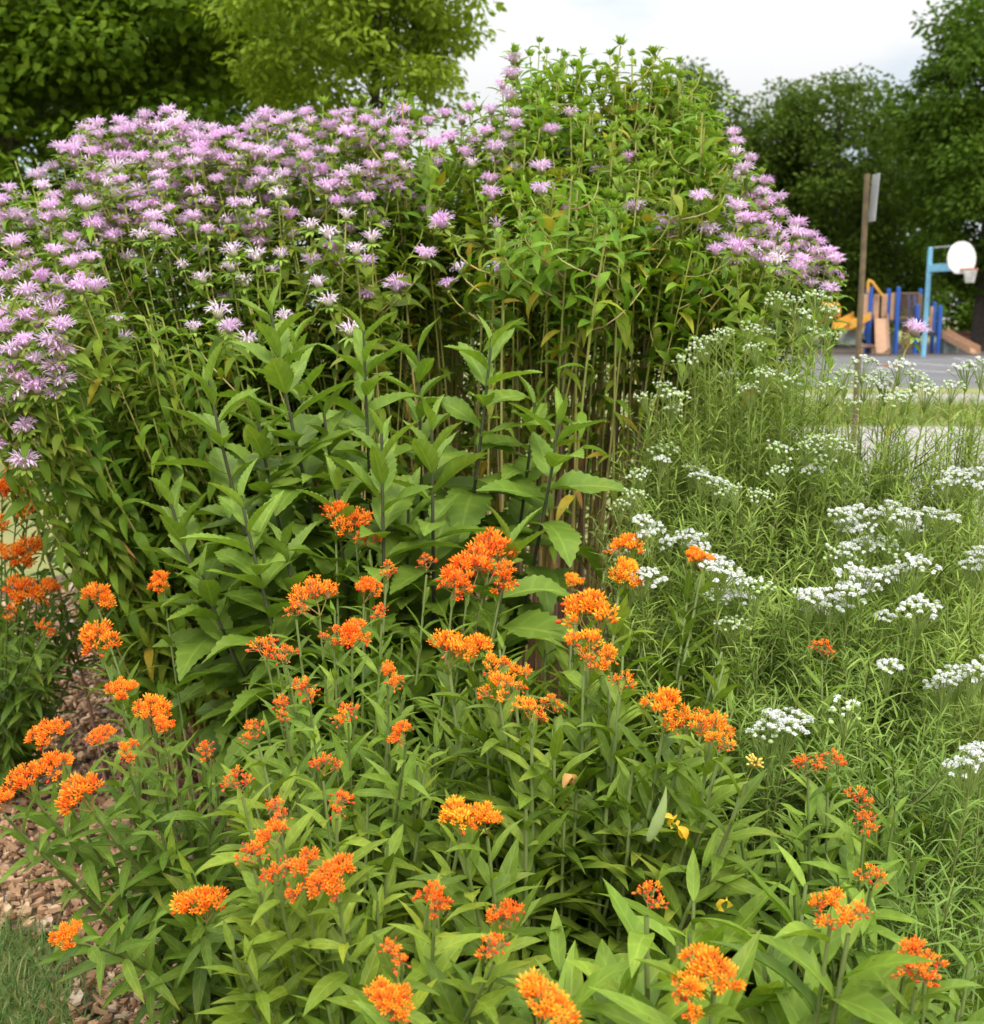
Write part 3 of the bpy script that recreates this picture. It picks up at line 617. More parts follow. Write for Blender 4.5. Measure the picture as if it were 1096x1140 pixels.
def floret(mb_parts, orange=0, hood=1):
    mb = MB(); a = np.arange(5) / 5 * 6.283; d = np.c_[np.cos(a), np.sin(a), np.full(5, -.25)]
    leaves(mb, d * .0012, unit(d), [0, 0, 1.], .0082, .0036, droop=1.25, fold=.15, nl=3, across=3, mat=orange, rnd=.5)
    d2 = np.c_[np.cos(a + .63), np.sin(a + .63), np.full(5, 2.2)]
    leaves(mb, np.c_[np.cos(a + .63), np.sin(a + .63), 0 * a] * .0016, unit(d2), np.c_[np.cos(a + .63), np.sin(a + .63), 0 * a], .0072, .0034, droop=-.45, fold=.5, nl=3, across=3, mat=hood, rnd=.5)
    return mb.merged()
FL = floret(None)
def place_template(mb, T, pos, axis, sc, spin):
    v, q, lv, m = T; n = len(pos); ax = unit(axis); a = unit(np.cross(ax, np.array([.21, .9, .13]))); b = np.cross(ax, a)
    c, s = np.cos(spin)[:, None], np.sin(spin)[:, None]; a, b = a * c + b * s, b * c - a * s
    V = pos[:, None] + (a[:, None] * v[None, :, :1] + b[:, None] * v[None, :, 1:2] + ax[:, None] * v[None, :, 2:]) * np.asarray(sc)[:, None, None]
    l = np.repeat(lv[None], n, 0).copy(); l[..., 2] = np.clip(l[..., 2] + U(-.5, .5, n)[:, None], 0, 1)
    mb.add(V.reshape(-1, 3), (np.arange(n)[:, None, None] * len(v) + q[None]).reshape(-1, 4), l.reshape(-1, 3), np.tile(m, n))
def umbel(kind):
    """one head is a few small umbels on short branches: fresh ones on top, older ones hanging lower"""
    mb = MB()
    subs = {'full': [(0, 0, 0, 20, .021, 0), (.022, .008, -.005, 14, .018, 0), (-.020, -.010, -.006, 14, .018, 0), (.004, -.022, -.010, 10, .016, 0)],
            'half': [(0, 0, 0, 13, .018, 0), (.030, U(-.01, .01), -.012, 9, .016, .3), (-.026, U(-.02, .0), -.022, 6, .015, .6), (U(-.01, .02), -.024, -.034, 4, .014, .9)],
            'fade': [(0, 0, 0, 5, .015, .7), (.024, U(-.01, .01), -.014, 4, .014, .9), (-.022, U(-.02, .01), -.018, 3, .014, 1.)],
            'bud': [(0, 0, 0, 26, .020, 0)]}[kind]
    foot = np.array([0, 0, -.045])
    for cx, cy, cz, n, Rr, age in subs:
        n = max(2, int(n * U(.75, 1.2))); c = np.array([cx, cy, cz]) + U(-.004, .004, 3); tilt = unit(np.array([cx * 16, cy * 16, .9]))
        hub = c - tilt * .012; tubes(mb, bez(foot, foot * .5 + hub * .5 + U(-.004, .004, 3), hub - tilt * .006, hub, 5), .0011, 5, 2)
        i = np.arange(n); th = np.arccos(1 - (i + .5) / n * .95) + U(-.22, .22, n); a = i * 2.39996 + U(-.5, .5, n)
        t1 = unit(np.cross(tilt, [.3, .9, .1])); t2 = np.cross(tilt, t1)
        d = t1 * (np.cos(a) * np.sin(th))[:, None] + t2 * (np.sin(a) * np.sin(th))[:, None] + tilt * np.cos(th)[:, None]
        p = c + d * (Rr * U(.65, 1.15, n))[:, None]
        tubes(mb, np.stack([np.broadcast_to(hub, p.shape), (p + hub) / 2 + d * .002, p], 1), .0007, 4, 2)
        if kind == 'bud': blobs(mb, p, U(.0022, .0036, n), 6, 4, 4, 1.7, d); continue
        place_template(mb, FL, p, unit(d + [0, 0, .9] + U(-.25, .25, (n, 3))), U(.75, 1.2, n), U(0, 6.28, n))
        m = int(12 * age) + (3 if kind == 'full' else 4)
        th = U(.5, 2.0, m); a = U(0, 6.28, m); d = np.c_[np.cos(a) * np.sin(th), np.sin(a) * np.sin(th), np.cos(th)]; p = c + d * U(.010, .026, m)[:, None] + [0, 0, -.006]
        tubes(mb, np.stack([np.broadcast_to(hub, p.shape), (p + hub) / 2 + U(-.005, .005, (m, 3)) + [0, 0, .004], p], 1), .0007, 4, 2); k = max(1, int(m * .65)); blobs(mb, p[:k], U(.0018, .0032, k), 6, 4, 3, 1.6, d[:k])
    return mb.mesh('umbel', [M_orange, M_hood, M_pedicel, M_redbud, M_yellowbud])
UMB = {'full': [umbel('full') for _ in range(8)], 'half': [umbel('half') for _ in range(8)], 'fade': [umbel('fade') for _ in range(7)], 'bud': [umbel('bud')]}

def mint_cluster(white, n, wide):
    """flat topped spray of small buttons, each set with tiny four lobed flowers"""
    mb = MB(); a = np.arange(n) * 2.39996 + U(-.3, .3, n); r = wide * np.sqrt((np.arange(n) + .5) / n) * U(.8, 1.1, n)
    p = np.c_[r * np.cos(a), r * np.sin(a), .022 - r * r / wide * .35 + U(-.007, .007, n)]; fork = np.c_[p[:, :2] * .45, np.full(n, -.012)]
    tubes(mb, np.stack([np.c_[0 * a, 0 * a, np.full(n, -.045)], fork, p], 1), .0007, 4, 2); br = U(.0028, .0048, n)
    blobs(mb, p, br, 7, 4, 1, .75)
    for k in range(n):
        m = int((12 if white > .5 else 2) * U(.3, 1.25)); th = U(0, 1.35, m); f = U(0, 6.28, m); d = np.c_[np.cos(f) * np.sin(th), np.sin(f) * np.sin(th), np.cos(th)]
        b = p[k] + d * br[k] * np.array([1, 1, .8]); s = U(0, 6.28, m)
        for e in range(4):
            t = unit(np.cross(d, np.array([.3, .2, .9]))); t2 = np.cross(d, t); dd = t * np.cos(s + e * 1.571)[:, None] + t2 * np.sin(s + e * 1.571)[:, None]
            leaves(mb, b, unit(dd + d * .55), d, U(.0030, .0046, m), .0030, droop=.3, fold=.1, nl=2, across=2, mat=0)
    return mb.mesh('mint_flowers', [M_white, M_button, M_mintped])
MINTW = [mint_cluster(1, n, w_) for n, w_ in ((19, .030), (22, .035), (13, .024), (17, .032))]
MINTG = [mint_cluster(.2, n, w_) for n, w_ in ((18, .034), (22, .039), (14, .029))]

# ------------------------------------------------------------------ bergamot bank
top_px = np.array([(-80, 265), (-20, 235), (0, 222), (45, 195), (75, 168), (95, 142), (120, 150), (180, 128), (215, 146), (262, 158), (300, 132), (345, 126), (400, 128), (440, 122), (490, 124), (540, 112), (556, 100), (572, 62), (600, 58), (640, 58), (663, 80), (690, 60), (730, 66), (768, 84), (800, 122), (830, 165), (858, 205), (880, 232), (905, 258), (940, 290), (960, 330)], float)
def T(px): return np.interp(px, top_px[:, 0], top_px[:, 1])
heads = []            # px, py, Y, kind (0 lavender, 1 pale lavender, 2 bud)
def scatter(n, x0, x1, f, kind, dmin=.85, palep=.15, ybase=3.35, slope=.0032):
    tries = 0; k = 0
    while k < n and tries < 6000:
        tries += 1; px = U(x0, x1); a, b = f(px); py = a + (b - a) * rng.random() ** 1.15
        if any(((px - h[0]) / 25) ** 2 + ((py - h[1]) / 14) ** 2 < dmin ** 2 for h in heads): continue
        Y = max(2.35, ybase - (py - T(px)) * slope + U(-.16, .16)); heads.append((px, py, Y, 1 if (kind == 0 and rng.random() < palep) else kind)); k += 1
scatter(84, -70, 110, lambda x: (T(x) - 6, 375 - .3 * max(x, 0)), 0, .62, .05, 3.1)
scatter(24, -50, 75, lambda x: (330, 450), 0, .9, .2, 2.8)
scatter(135, 95, 300, lambda x: (T(x) - 6, 275 - .05 * x), 0, .55, .05)
scatter(80, 290, 455, lambda x: (T(x) + 2, 228), 0, .62, .1)
scatter(22, 200, 430, lambda x: (235, 300), 0, 1.0, .7)
scatter(16, 120, 420, lambda x: (285, 385), 0, 1.1, .7)
scatter(26, 440, 575, lambda x: (T(x) + 6, 190), 0, .9, .2)
scatter(9, 545, 640, lambda x: (115, 240), 0, 1.0, .1)
scatter(8, 430, 560, lambda x: (225, 330), 0, 1.2, .1)
scatter(5, 640, 770, lambda x: (150, 330), 0, 1.2, .1)
scatter(12, 740, 850, lambda x: (max(T(x) + 60, 205), 300), 0, .9, .1, 3.2)
scatter(44, 815, 938, lambda x: (T(x) + 6, T(x) + 135 - .75 * (x - 815)), 0, .62, .05, 3.05)
scatter(4, -60, 60, lambda x: (440, 540), 0, 1.3, .3, 2.9)
scatter(58, 556, 800, lambda x: (T(x) - 12, T(x) + 95), 2, .75, 0, 3.3)
scatter(40, 560, 860, lambda x: (T(x) + 30, T(x) + 200), 2, .9, 0, 3.2)
scatter(12, 780, 865, lambda x: (T(x) + 2, T(x) + 60), 2, .8, 0, 3.2)
scatter(12, 355, 450, lambda x: (T(x) - 14, T(x) + 60), 2, .8, 0, 3.3)
tips = []            # leafy stems without a head: (px, py, Y)
def leafy(n, x0, x1, y0, y1, Y0, Y1):
    for _ in range(n): tips.append((U(x0, x1), U(y0, y1), U(Y0, Y1)))
def leafyT(n, x0, x1, a, b):
    for _ in range(n): x = U(x0, x1); tips.append((x, T(x) + U(a, b), U(3.1, 3.6)))
leafy(26, 60, 210, 330, 470, 2.45, 2.9); leafy(4, 0, 80, 450, 520, 2.4, 2.7); leafy(40, 170, 420, 230, 380, 2.9, 3.5); leafy(40, -60, 300, 200, 330, 3.0, 3.6); leafy(30, 300, 560, 150, 260, 3.2, 3.7); leafyT(26, 560, 800, 40, 160); leafyT(8, 690, 780, -14, 80); leafyT(10, 780, 905, 10, 150); leafyT(8, 560, 680, 16, 80)
leafy(40, 420, 620, 160, 235, 3.0, 3.9); leafy(40, 600, 770, 150, 235, 3.0, 3.9); leafy(14, 770, 860, 210, 330, 2.9, 3.6); leafy(16, 780, 900, 290, 370, 2.8, 3.3)
leafy(24, 420, 760, 180, 300, 3.5, 4.0); leafy(46, 380, 800, 285, 345, 4.1, 4.6); leafy(36, -60, 300, 175, 290, 3.8, 4.4); leafy(44, 290, 560, 150, 270, 3.9, 4.4)
CL = [('lavender bergamot clump at the far left edge above the orange blooms', -200, 95), ('lavender bergamot clump below the gap in the dark maple', 95, 185), ('dense lavender bergamot clump behind the tall toothed stalks', 185, 300),
      ('bergamot clump under the light green elm with pale starry blooms low down', 300, 400), ('bergamot clump of mixed buds and lavender blooms right of the elm', 400, 480), ('bergamot with bare yellow stems and few lavender blooms beside the open sky', 480, 560),
      ('tallest budding bergamot with green heads against the white sky', 560, 655), ('budding bergamot clump above the dark purple canes', 655, 745), ('budding bergamot with lower shoulders before the olive tree', 745, 820), ('rich lavender bergamot clump beside the sign post', 820, 1000)]
def bergamot_leaves(mb, path, t0, t1, step, base_rnd=(0, .9), lmul=1., droopy=0.):
    seg = np.linalg.norm(np.diff(path, axis=0), axis=1).sum(); k = max(2, int(seg * (t1 - t0) / step)); ts = np.repeat(np.linspace(t0, t1, k), 2); n = len(ts)
    p, tn = along(path, np.clip(ts + U(-.01, .01, n), 0, 1)); phi = np.repeat(np.arange(k) * 1.571 + U(0, 6.28), 2) + np.tile([0, math.pi], k) + U(-.4, .4, n)
    rd = radial(tn, phi); al = U(.75, 1.35, n) + droopy * U(.2, .9, n); d = tn * np.cos(al)[:, None] + rd * np.sin(al)[:, None]
    frac = (ts - t0) / max(t1 - t0, 1e-6)
    L = U(.065, .105, n) * (1.08 - .4 * frac) * lmul
    low = ts < t0 + .3 * (t1 - t0)
    rn = np.where(low & (rng.random(n) < .16), U(.9, 1., n), U(base_rnd[0], base_rnd[1], n) * .93)
    leaves(mb, p, d, tn + [0, 0, .4], L, L * U(.26, .36, n), droop=U(.3, 1.5, n) + droopy * .4, fold=U(.1, .5, n), twist=U(-.5, .5, n), nl=5, across=3, mat=0, rnd=rn, prof=lambda s: prof_lance(s, .3, .8, .12))
H = np.array([[*P(h[0], h[1], h[2])] for h in heads]); hx = np.array([h[0] for h in heads]); hk = np.array([h[3] for h in heads])
for ci, (lab, x0, x1) in enumerate(CL):
    ids = [i for i in range(len(heads)) if x0 <= hx[i] < x1]; tp_ = [t for t in tips if x0 <= t[0] < x1]
    ctr = np.mean([H[i] for i in ids], 0); cb = np.array([-.2 + .68 * (ctr[0] + .2), ctr[1] + .35, 0])
    root = thing('bergamot', lab, 'flowering plant', cb, 'bergamot clumps along the back of the bed')
    order = sorted(ids, key=lambda i: -H[i][2] - .25 * rng.random()); mains = []; twigs = {}
    for i in order:
        near = [(np.linalg.norm(H[i] - H[m]), m) for m in mains if H[m][2] > H[i][2] - .02]; near.sort()
        if near and near[0][0] < .26 and len(twigs.get(near[0][1], [])) < 3 and rng.random() < .8: twigs.setdefault(near[0][1], []).append(i)
        else: mains.append(i)
    stalks = [(H[i], i) for i in mains] + [(P(*t), None) for t in tp_]
    dl = MB()
    for tip, i in stalks:
        link_later = []
        b = np.array([-.2 + (.70 if tip[0] < -.35 else .86) * (tip[0] + .2) + U(-.10, .10), max(3.0, tip[1] + U(.1, .35)), 0.0]); hgt = tip[2]
        out = tip - b; p2 = tip - np.array([out[0] * .30, out[1] * .30, hgt * .28]); p1 = b + np.array([out[0] * .08, out[1] * .05, hgt * .45])
        path = bez(b, p1 + U(-.09, .09, 3), p2 + U(-.05, .05, 3), tip, 14); r0 = U(.0020, .0042); rn = rng.random()
        mb = MB(); tubes(mb, path - b, np.linspace(r0 * 1.25, r0 * .6, 14), 5, 0, rn); lf = MB(); sub = []
        leftdroop = 1.0 if (tip[0] < -.55 and tip[2] < 1.35) else .25
        bare = .40 if i is None else .46
        if tip[0] < -.45: bare = .26
        if -.32 < tip[0] < .62 and b[1] < 4.15: bare = min(.88, U(1.22, 1.68) / hgt)
        if b[1] >= 4.15: bare = .06 if tip[2] < 1.5 else .45
        bergamot_leaves(lf, path - b, bare, .985, .030 if i is not None else .028, droopy=leftdroop)
        if -.32 < tip[0] < .62 and b[1] < 4.15: bergamot_leaves(lf, path - b, max(.3, bare - U(.12, .38)), bare, .085, base_rnd=(.5, 1.05), lmul=U(.6, .9), droopy=.9)
        if i is not None:
            sub.append((i, along(path, np.array([.99]))[1][0]))
            for j in twigs.get(i, []):
                q0, tt = along(path, np.array([U(.8, .93)])); q0 = q0[0]; e = H[j]
                if q0[2] > e[2] - .04: q0 = along(path, np.array([np.clip((e[2] - .12) / hgt, .4, .95)]))[0][0]
                tw = bez(q0, q0 + (e - q0) * .35 + [0, 0, .0], e - [0, 0, .4 * max(.06, e[2] - q0[2])], e, 7); tubes(mb, tw - b, np.linspace(r0 * .7, r0 * .5, 7), 4, 0, rn)
                bergamot_leaves(lf, tw - b, .2, .97, .028, lmul=.8); sub.append((j, along(tw, np.array([.99]))[1][0]))
        if ci in (4, 5, 6, 7, 8):
            for _ in range(int(U(2, 7)) if ci > 5 else 3):
                q0, tt = along(path, np.array([U(.83, .98)])); rd = radial(tt, U(0, 6.28, 1))[0]; e = q0[0] + (rd * .75 + np.array([0, 0, .75])) * U(.07, .17)
                if e[2] > tip[2] + .015: e[2] = tip[2] + .015 * U(-1, 1)
                tw = bez(q0[0], q0[0] + rd * .04, e - [0, 0, .04], e, 6); tubes(mb, tw - b, r0 * .45, 4, 0, rn); bergamot_leaves(lf, tw - b, .15, 1., .022, lmul=.72)
                if rng.random() < .3: link_later.append(e)
        if rng.random() < .3:
            n = rng.integers(2, 6); ts = U(.3, .7, n); p_, t_ = along(path - b, ts)
            leaves(dl, p_ + b - cb, radial(t_, U(0, 6.28, n)) + [0, 0, -.9], t_, U(.04, .075, n), U(.010, .022, n), droop=U(.3, 1.5, n), fold=U(.3, 1., n), wave=.3, twist=U(-1.5, 1.5, n), nl=6, across=3)
        so_ = link('stem', mb.mesh('stem', [M_bergstem]), root, b); link('leaves', lf.mesh('leaves', [M_berg]), so_, b, color=tuple(np.array([U(.85, 1.15), U(.9, 1.1), U(.8, 1.1)]) * (1.22 if ci in (5, 6, 7, 8) else 1.)))
        for e in link_later: link('bud', BUDS[rng.integers(4)], so_, e, ztrack((U(-.3, .3), U(-.4, .2), 1), U(0, 6.28)), U(.8, 1.15))
        for j, tn in sub:
            k = hk[j]; tl = unit((tn + [U(-.25, .25), U(-.4, .1), .9])[None])[0]; q = ztrack(tl, U(0, 6.28))
            if k == 2: link('bud', BUDS[rng.integers(4)], so_, H[j], q, U(.85, 1.25))
            else:
                v = U(.9, 1.12); cl_ = (v, v * U(.88, 1.08), v) if k == 0 else (1.12, 1.25, 1.1)
                link('flower_head', (HEADS[rng.integers(6)] if rng.random() < .9 else HEADS[6 + rng.integers(3)]) if k == 0 else HEADS[6 + rng.integers(2)], so_, H[j], q, U(.82, 1.2), cl_)
    if dl.n: link('withered_leaves', dl.mesh('withered_leaves', [M_dry, ]), root, cb)['kind'] = 'stuff'
# thick purple canes of a taller plant in the middle of the bank
cn = thing('purple_cane_plant', 'cluster of thick dark purple canes in the middle of the bank', 'plant', np.array([XatY(650, 3.15), 3.15, 0]))
for px0, px1, yt, Y, r in [(622, 628, 330, 3.05, .011), (634, 640, 300, 3.15, .012), (612, 640, 250, 3.2, .009), (655, 652, 130, 3.2, .009), (645, 655, 150, 3.3, .008), (600, 610, 380, 3.1, .007), (668, 690, 340, 3.0, .009), (690, 720, 330, 3.05, .009), (680, 745, 360, 3.1, .008), (650, 690, 300, 3.25, .008), (705, 732, 320, 3.2, .008), (590, 598, 330, 3.25, .006), (576, 580, 380, 3.2, .006), (628, 632, 260, 3.3, .008)]:
    tp2 = P(px1, yt, Y + .02); Y += U(-.1, .45); b = np.array([XatY(650 + 1.25 * (px0 - 650) + U(-12, 12), Y), Y, 0]); pt = bez(b, b * .66 + tp2 * .33 + [0, 0, 0], b * .33 + tp2 * .66 + [.01, 0, 0], tp2, 9)
    mb = MB(); r *= .62; tubes(mb, pt - b, np.linspace(r, r * .5, 9), 7, 0); s_ = link('cane', mb.mesh('cane', [M_cane]), cn, b)
    lf = MB(); bergamot_leaves(lf, pt - b, .84, .99, .05, lmul=1.2); link('leaves', lf.mesh('leaves', [M_berg]), s_, b, color=(.8, .9, .9))
# single bergamot shoot out over the white flowers
b = np.array([XatY(975, 2.9), 2.9, 0]); ls = thing('bergamot', 'lone bergamot shoot with one lavender bloom crossing the court', 'flowering plant', b); tp2 = P(1019, 371, 2.75)
pt = bez(b, b + [0, 0, .8], tp2 - [.08, 0, .12], tp2, 12); mb = MB(); tubes(mb, pt - b, np.linspace(.004, .002, 12), 5, 0); s_ = link('stem', mb.mesh('stem', [M_bergstem]), ls, b)
lf = MB(); bergamot_leaves(lf, pt - b, .8, .98, .035, lmul=.7); link('leaves', lf.mesh('leaves', [M_berg]), s_, b, color=(1.2, 1.2, 1)); link('flower_head', HEADS[1], s_, tp2, ztrack((.2, -.2, 1)), 1.25)

# ------------------------------------------------------------------ stalks with toothed leaves
ST = [(300, 338, 2.10, 'tallest stalk of toothed leaves reaching up into the lavender blooms'), (232, 422, 2.05, 'stalk of toothed leaves leaning left below the pale starry blooms'), (328, 378, 2.35, 'toothed leaf stalk half hidden behind the tallest one'),
      (405, 368, 2.20, 'toothed leaf stalk with one upright folded leaf at its tip'), (268, 552, 1.90, 'low pale tipped stalk of toothed leaves in front of the left stalks'), (425, 482, 1.95, 'toothed leaf stalk of middle height right above the first orange blooms'),
      (466, 392, 2.30, 'slender toothed leaf stalk left of the bare yellow stems'), (548, 374, 2.20, 'tall toothed leaf stalk in front of the bare yellow stems'), (481, 470, 2.00, 'toothed leaf stalk with hanging front leaf over dark stem'),
      (624, 462, 2.10, 'rightmost toothed leaf stalk crossing the purple canes'), (596, 448, 2.25, 'toothed leaf stalk leaning right towards the purple canes'), (566, 600, 1.90, 'short toothed leaf stalk just above the big orange bloom'),
      (190, 560, 2.05, 'leftmost stalk of toothed leaves above the left orange blooms'), (360, 455, 2.15, 'toothed leaf stalk in the thick of the clump under the tallest tip'),
      (285, 455, 2.10, 'toothed leaf stalk between the tallest one and the left leaning one'), (375, 545, 1.98, 'low toothed leaf stalk just above the topmost red orange cluster'), (315, 600, 1.95, 'low shaded toothed leaf stalk behind the faded red clusters'),
      (455, 560, 2.05, 'low toothed leaf stalk between the two largest orange bloom groups'), (225, 640, 1.98, 'lowest toothed leaf stalk at the left foot of the clump')]
XC = XatY(440, 2.2)
def toothed_leaves(lf, path, t0, t1, step, L0, col=None):
    seg = np.linalg.norm(np.diff(path, axis=0), axis=1).sum(); k = max(3, int(seg * (t1 - t0) / step)); ts = np.repeat(np.linspace(t0, t1, k), 2); n = len(ts); ts = np.clip(ts + U(-.012, .012, n), 0, 1)
    p, tn = along(path, ts); phi = np.repeat(np.arange(k) * 1.571 + U(0, 6.28), 2) + np.tile([0, math.pi], k) + U(-.3, .3, n); rd = radial(tn, phi)
    fr = (ts - t0) / (t1 - t0); al = np.interp(fr, [0, .8, 1], [1.45, 1.05, .45]) + U(-.18, .18, n); d = tn * np.cos(al)[:, None] + rd * np.sin(al)[:, None]
    L = L0 * np.interp(fr, [0, .5, .85, 1], [.95, 1.1, .85, .5]) * U(.85, 1.15, n); Wd = L * np.interp(fr, [0, .8, 1], [.54, .48, .32]) * U(.85, 1.12, n)
    leaves(lf, p, d, tn + [0, 0, .5], L, Wd, droop=np.interp(fr, [0, 1], [1.25, .4]) * U(.5, 1.4, n), fold=np.interp(fr, [0, .8, 1], [.12, .3, .75]) * U(.7, 1.3, n), wave=U(.03, .24, n), twist=U(-.6, .6, n), nl=22, across=5, mat=0, saw=.13,
           rnd=np.clip(np.interp(fr, [0, 1], [.25, .85]) + U(-.25, .25, n), 0, 1), prof=lambda s: prof_lance(s, .34, .75, .1))
for px, py, Y, lab in ST:
    Y += .16
    tip = P(px, py, Y); b = np.array([XC + .45 * (tip[0] - XC) + U(-.05, .05), Y + U(.05, .2), 0]); o_ = thing('leafy_stalk', lab, 'plant', b, 'stalks of toothed leaves in the middle of the bed')
    path = bez(b, b + [0, 0, tip[2] * .4], tip - np.array([(tip - b)[0] * .35, 0, tip[2] * .35]), tip, 12); mb = MB(); tubes(mb, path - b, np.linspace(.0062, .0028, 12), 7, 0); link('stem', mb.mesh('stem', [M_ironstem]), o_, b)
    lf = MB(); toothed_leaves(lf, path - b, .18 if px < 500 else .62, .985, .040, .168); v = U(.9, 1.12); link('leaves', lf.mesh('leaves', [M_iron]), o_, b, color=(v, v, v))

# ------------------------------------------------------------------ butterfly weed
def Yd(py): return np.interp(py, [540, 640, 700, 800, 900, 1000, 1140], [2.25, 2.0, 1.78, 1.52, 1.33, 1.18, .98])
WEEDS = [
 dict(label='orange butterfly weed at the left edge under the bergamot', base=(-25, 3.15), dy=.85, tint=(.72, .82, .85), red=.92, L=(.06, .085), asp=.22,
      heads=[(20, 550, 46, 'full'), (2, 556, 30, 'full'), (30, 579, 30, 'full'), (27, 622, 40, 'full'), (5, 620, 30, 'half'), (32, 665, 40, 'full'), (56, 664, 26, 'full'), (-20, 590, 40, 'full'), (50, 708, 24, 'fade'), (8, 690, 20, 'fade'), (122, 642, 18, 'half')], fill=(18, -60, 130, 600, 730)),
 dict(label='butterfly weed with arching stems of orange blooms over the bark mulch', base=(235, 2.05), dy=.30, tint=(.86, .94, .92), red=.88, L=(.07, .105), asp=.19,
      heads=[(110, 678, 36, 'full'), (183, 660, 28, 'full'), (112, 725, 42, 'full'), (135, 783, 30, 'full'), (60, 830, 34, 'full'), (116, 836, 25, 'full'), (170, 806, 34, 'full'), (184, 823, 24, 'full'), (34, 884, 36, 'full'), (62, 866, 36, 'full'), (98, 897, 46, 'full'), (4, 907, 24, 'full'), (228, 1022, 46, 'full'), (78, 1050, 30, 'full'), (235, 845, 26, 'fade'), (142, 850, 18, 'half')], fill=(11, 160, 290, 690, 960)),
 dict(label='butterfly weed with red and orange blooms under the toothed stalks', base=(400, 1.90), dy=.0, tint=(.95, 1, 1), red=.86, L=(.065, .095), asp=.2,
      heads=[(374, 586, 30, 'full'), (396, 594, 34, 'full'), (412, 612, 22, 'half'), (355, 677, 40, 'full'), (405, 672, 30, 'full'), (392, 722, 36, 'full'), (372, 722, 26, 'half'), (297, 735, 36, 'fade'), (320, 745, 24, 'fade'), (425, 695, 26, 'fade'), (545, 632, 54, 'full'), (522, 650, 40, 'full'), (560, 648, 34, 'half'), (505, 660, 30, 'half'), (432, 765, 26, 'half'), (345, 780, 34, 'fade'), (318, 800, 26, 'fade'), (388, 806, 34, 'fade'), (452, 830, 30, 'half'), (475, 640, 22, 'fade'), (430, 650, 24, 'fade'), (330, 690, 22, 'fade')], fill=(34, 290, 590, 640, 850)),
 dict(label='yellow green leafy butterfly weed with faded red clusters', base=(400, 1.50), dy=.0, tint=(1.15, 1.08, .9), red=.78, L=(.07, .10), asp=.25,
      heads=[(270, 888, 30, 'fade'), (312, 920, 34, 'fade'), (308, 946, 26, 'half'), (375, 912, 20, 'fade'), (360, 870, 26, 'fade'), (340, 985, 46, 'half'), (376, 992, 44, 'full'), (310, 986, 36, 'fade'), (283, 968, 34, 'fade'), (485, 1012, 42, 'half'), (440, 1078, 24, 'fade'), (568, 1040, 32, 'half'), (550, 1072, 26, 'fade'), (288, 828, 20, 'fade')], fill=(36, 250, 520, 800, 1100)),
 dict(label='tall butterfly weed carrying a pale seed pod and broad orange blooms', base=(640, 1.55), dy=.02, tint=(1.05, 1.05, 1.05), red=1.12, L=(.085, .125), asp=.24,
      heads=[(500, 738, 40, 'full'), (526, 742, 44, 'full'), (548, 758, 38, 'half'), (556, 780, 40, 'half'), (572, 765, 30, 'half'), (592, 806, 34, 'half'), (618, 800, 22, 'fade'), (660, 697, 58, 'full'), (655, 733, 40, 'half'), (680, 748, 40, 'half'), (650, 752, 26, 'fade'), (690, 775, 30, 'fade'), (700, 626, 34, 'full'), (690, 652, 40, 'full'), (640, 664, 24, 'full'), (770, 634, 20, 'full'), (781, 640, 24, 'full'), (740, 806, 44, 'full'), (765, 812, 44, 'half'), (792, 826, 42, 'half'), (800, 845, 30, 'half'), (830, 874, 32, 'bud'), (514, 930, 44, 'full'), (543, 932, 34, 'full')], fill=(52, 470, 830, 690, 960)),
 dict(label='broad leaved butterfly weed in front with large arching leaves', base=(800, 1.22), dy=-.02, tint=(1.05, 1.08, 1.0), red=1.05, L=(.13, .175), asp=.26,
      heads=[(795, 1105, 56, 'full'), (770, 1118, 44, 'half'), (925, 1028, 46, 'half'), (945, 1040, 34, 'fade'), (600, 1142, 60, 'full'), (720, 1020, 14, 'fade')], fill=(17, 620, 930, 960, 1150)),
 dict(label='butterfly weed with nearly spent blooms among the white mint at right', base=(960, 1.65), dy=.1, tint=(1.0, 1.05, 1.0), red=.9, L=(.07, .10), asp=.24,
      heads=[(900, 866, 26, 'fade'), (922, 862, 18, 'fade'), (962, 930, 22, 'fade'), (915, 735, 16, 'fade'), (970, 990, 18, 'fade'), (955, 905, 18, 'fade')], fill=(30, 800, 1060, 790, 1010)),
 dict(label='butterfly weed with a withered orange cluster at the lower right corner', base=(1040, 1.25), dy=.05, tint=(.9, .95, .95), red=.95, L=(.075, .11), asp=.24,
      heads=[(1008, 1080, 48, 'half'), (1030, 1092, 44, 'fade'), (1020, 1100, 30, 'fade')], fill=(20, 880, 1110, 1000, 1150)),
 dict(label='low butterfly weed along the bottom edge with a cut off orange bloom', base=(450, 1.22), dy=.04, tint=(.92, 1, .95), red=1.0, L=(.075, .11), asp=.22,
      heads=[(436, 1134, 46, 'full'), (425, 1142, 30, 'half')], fill=(30, 280, 640, 980, 1160)),
]
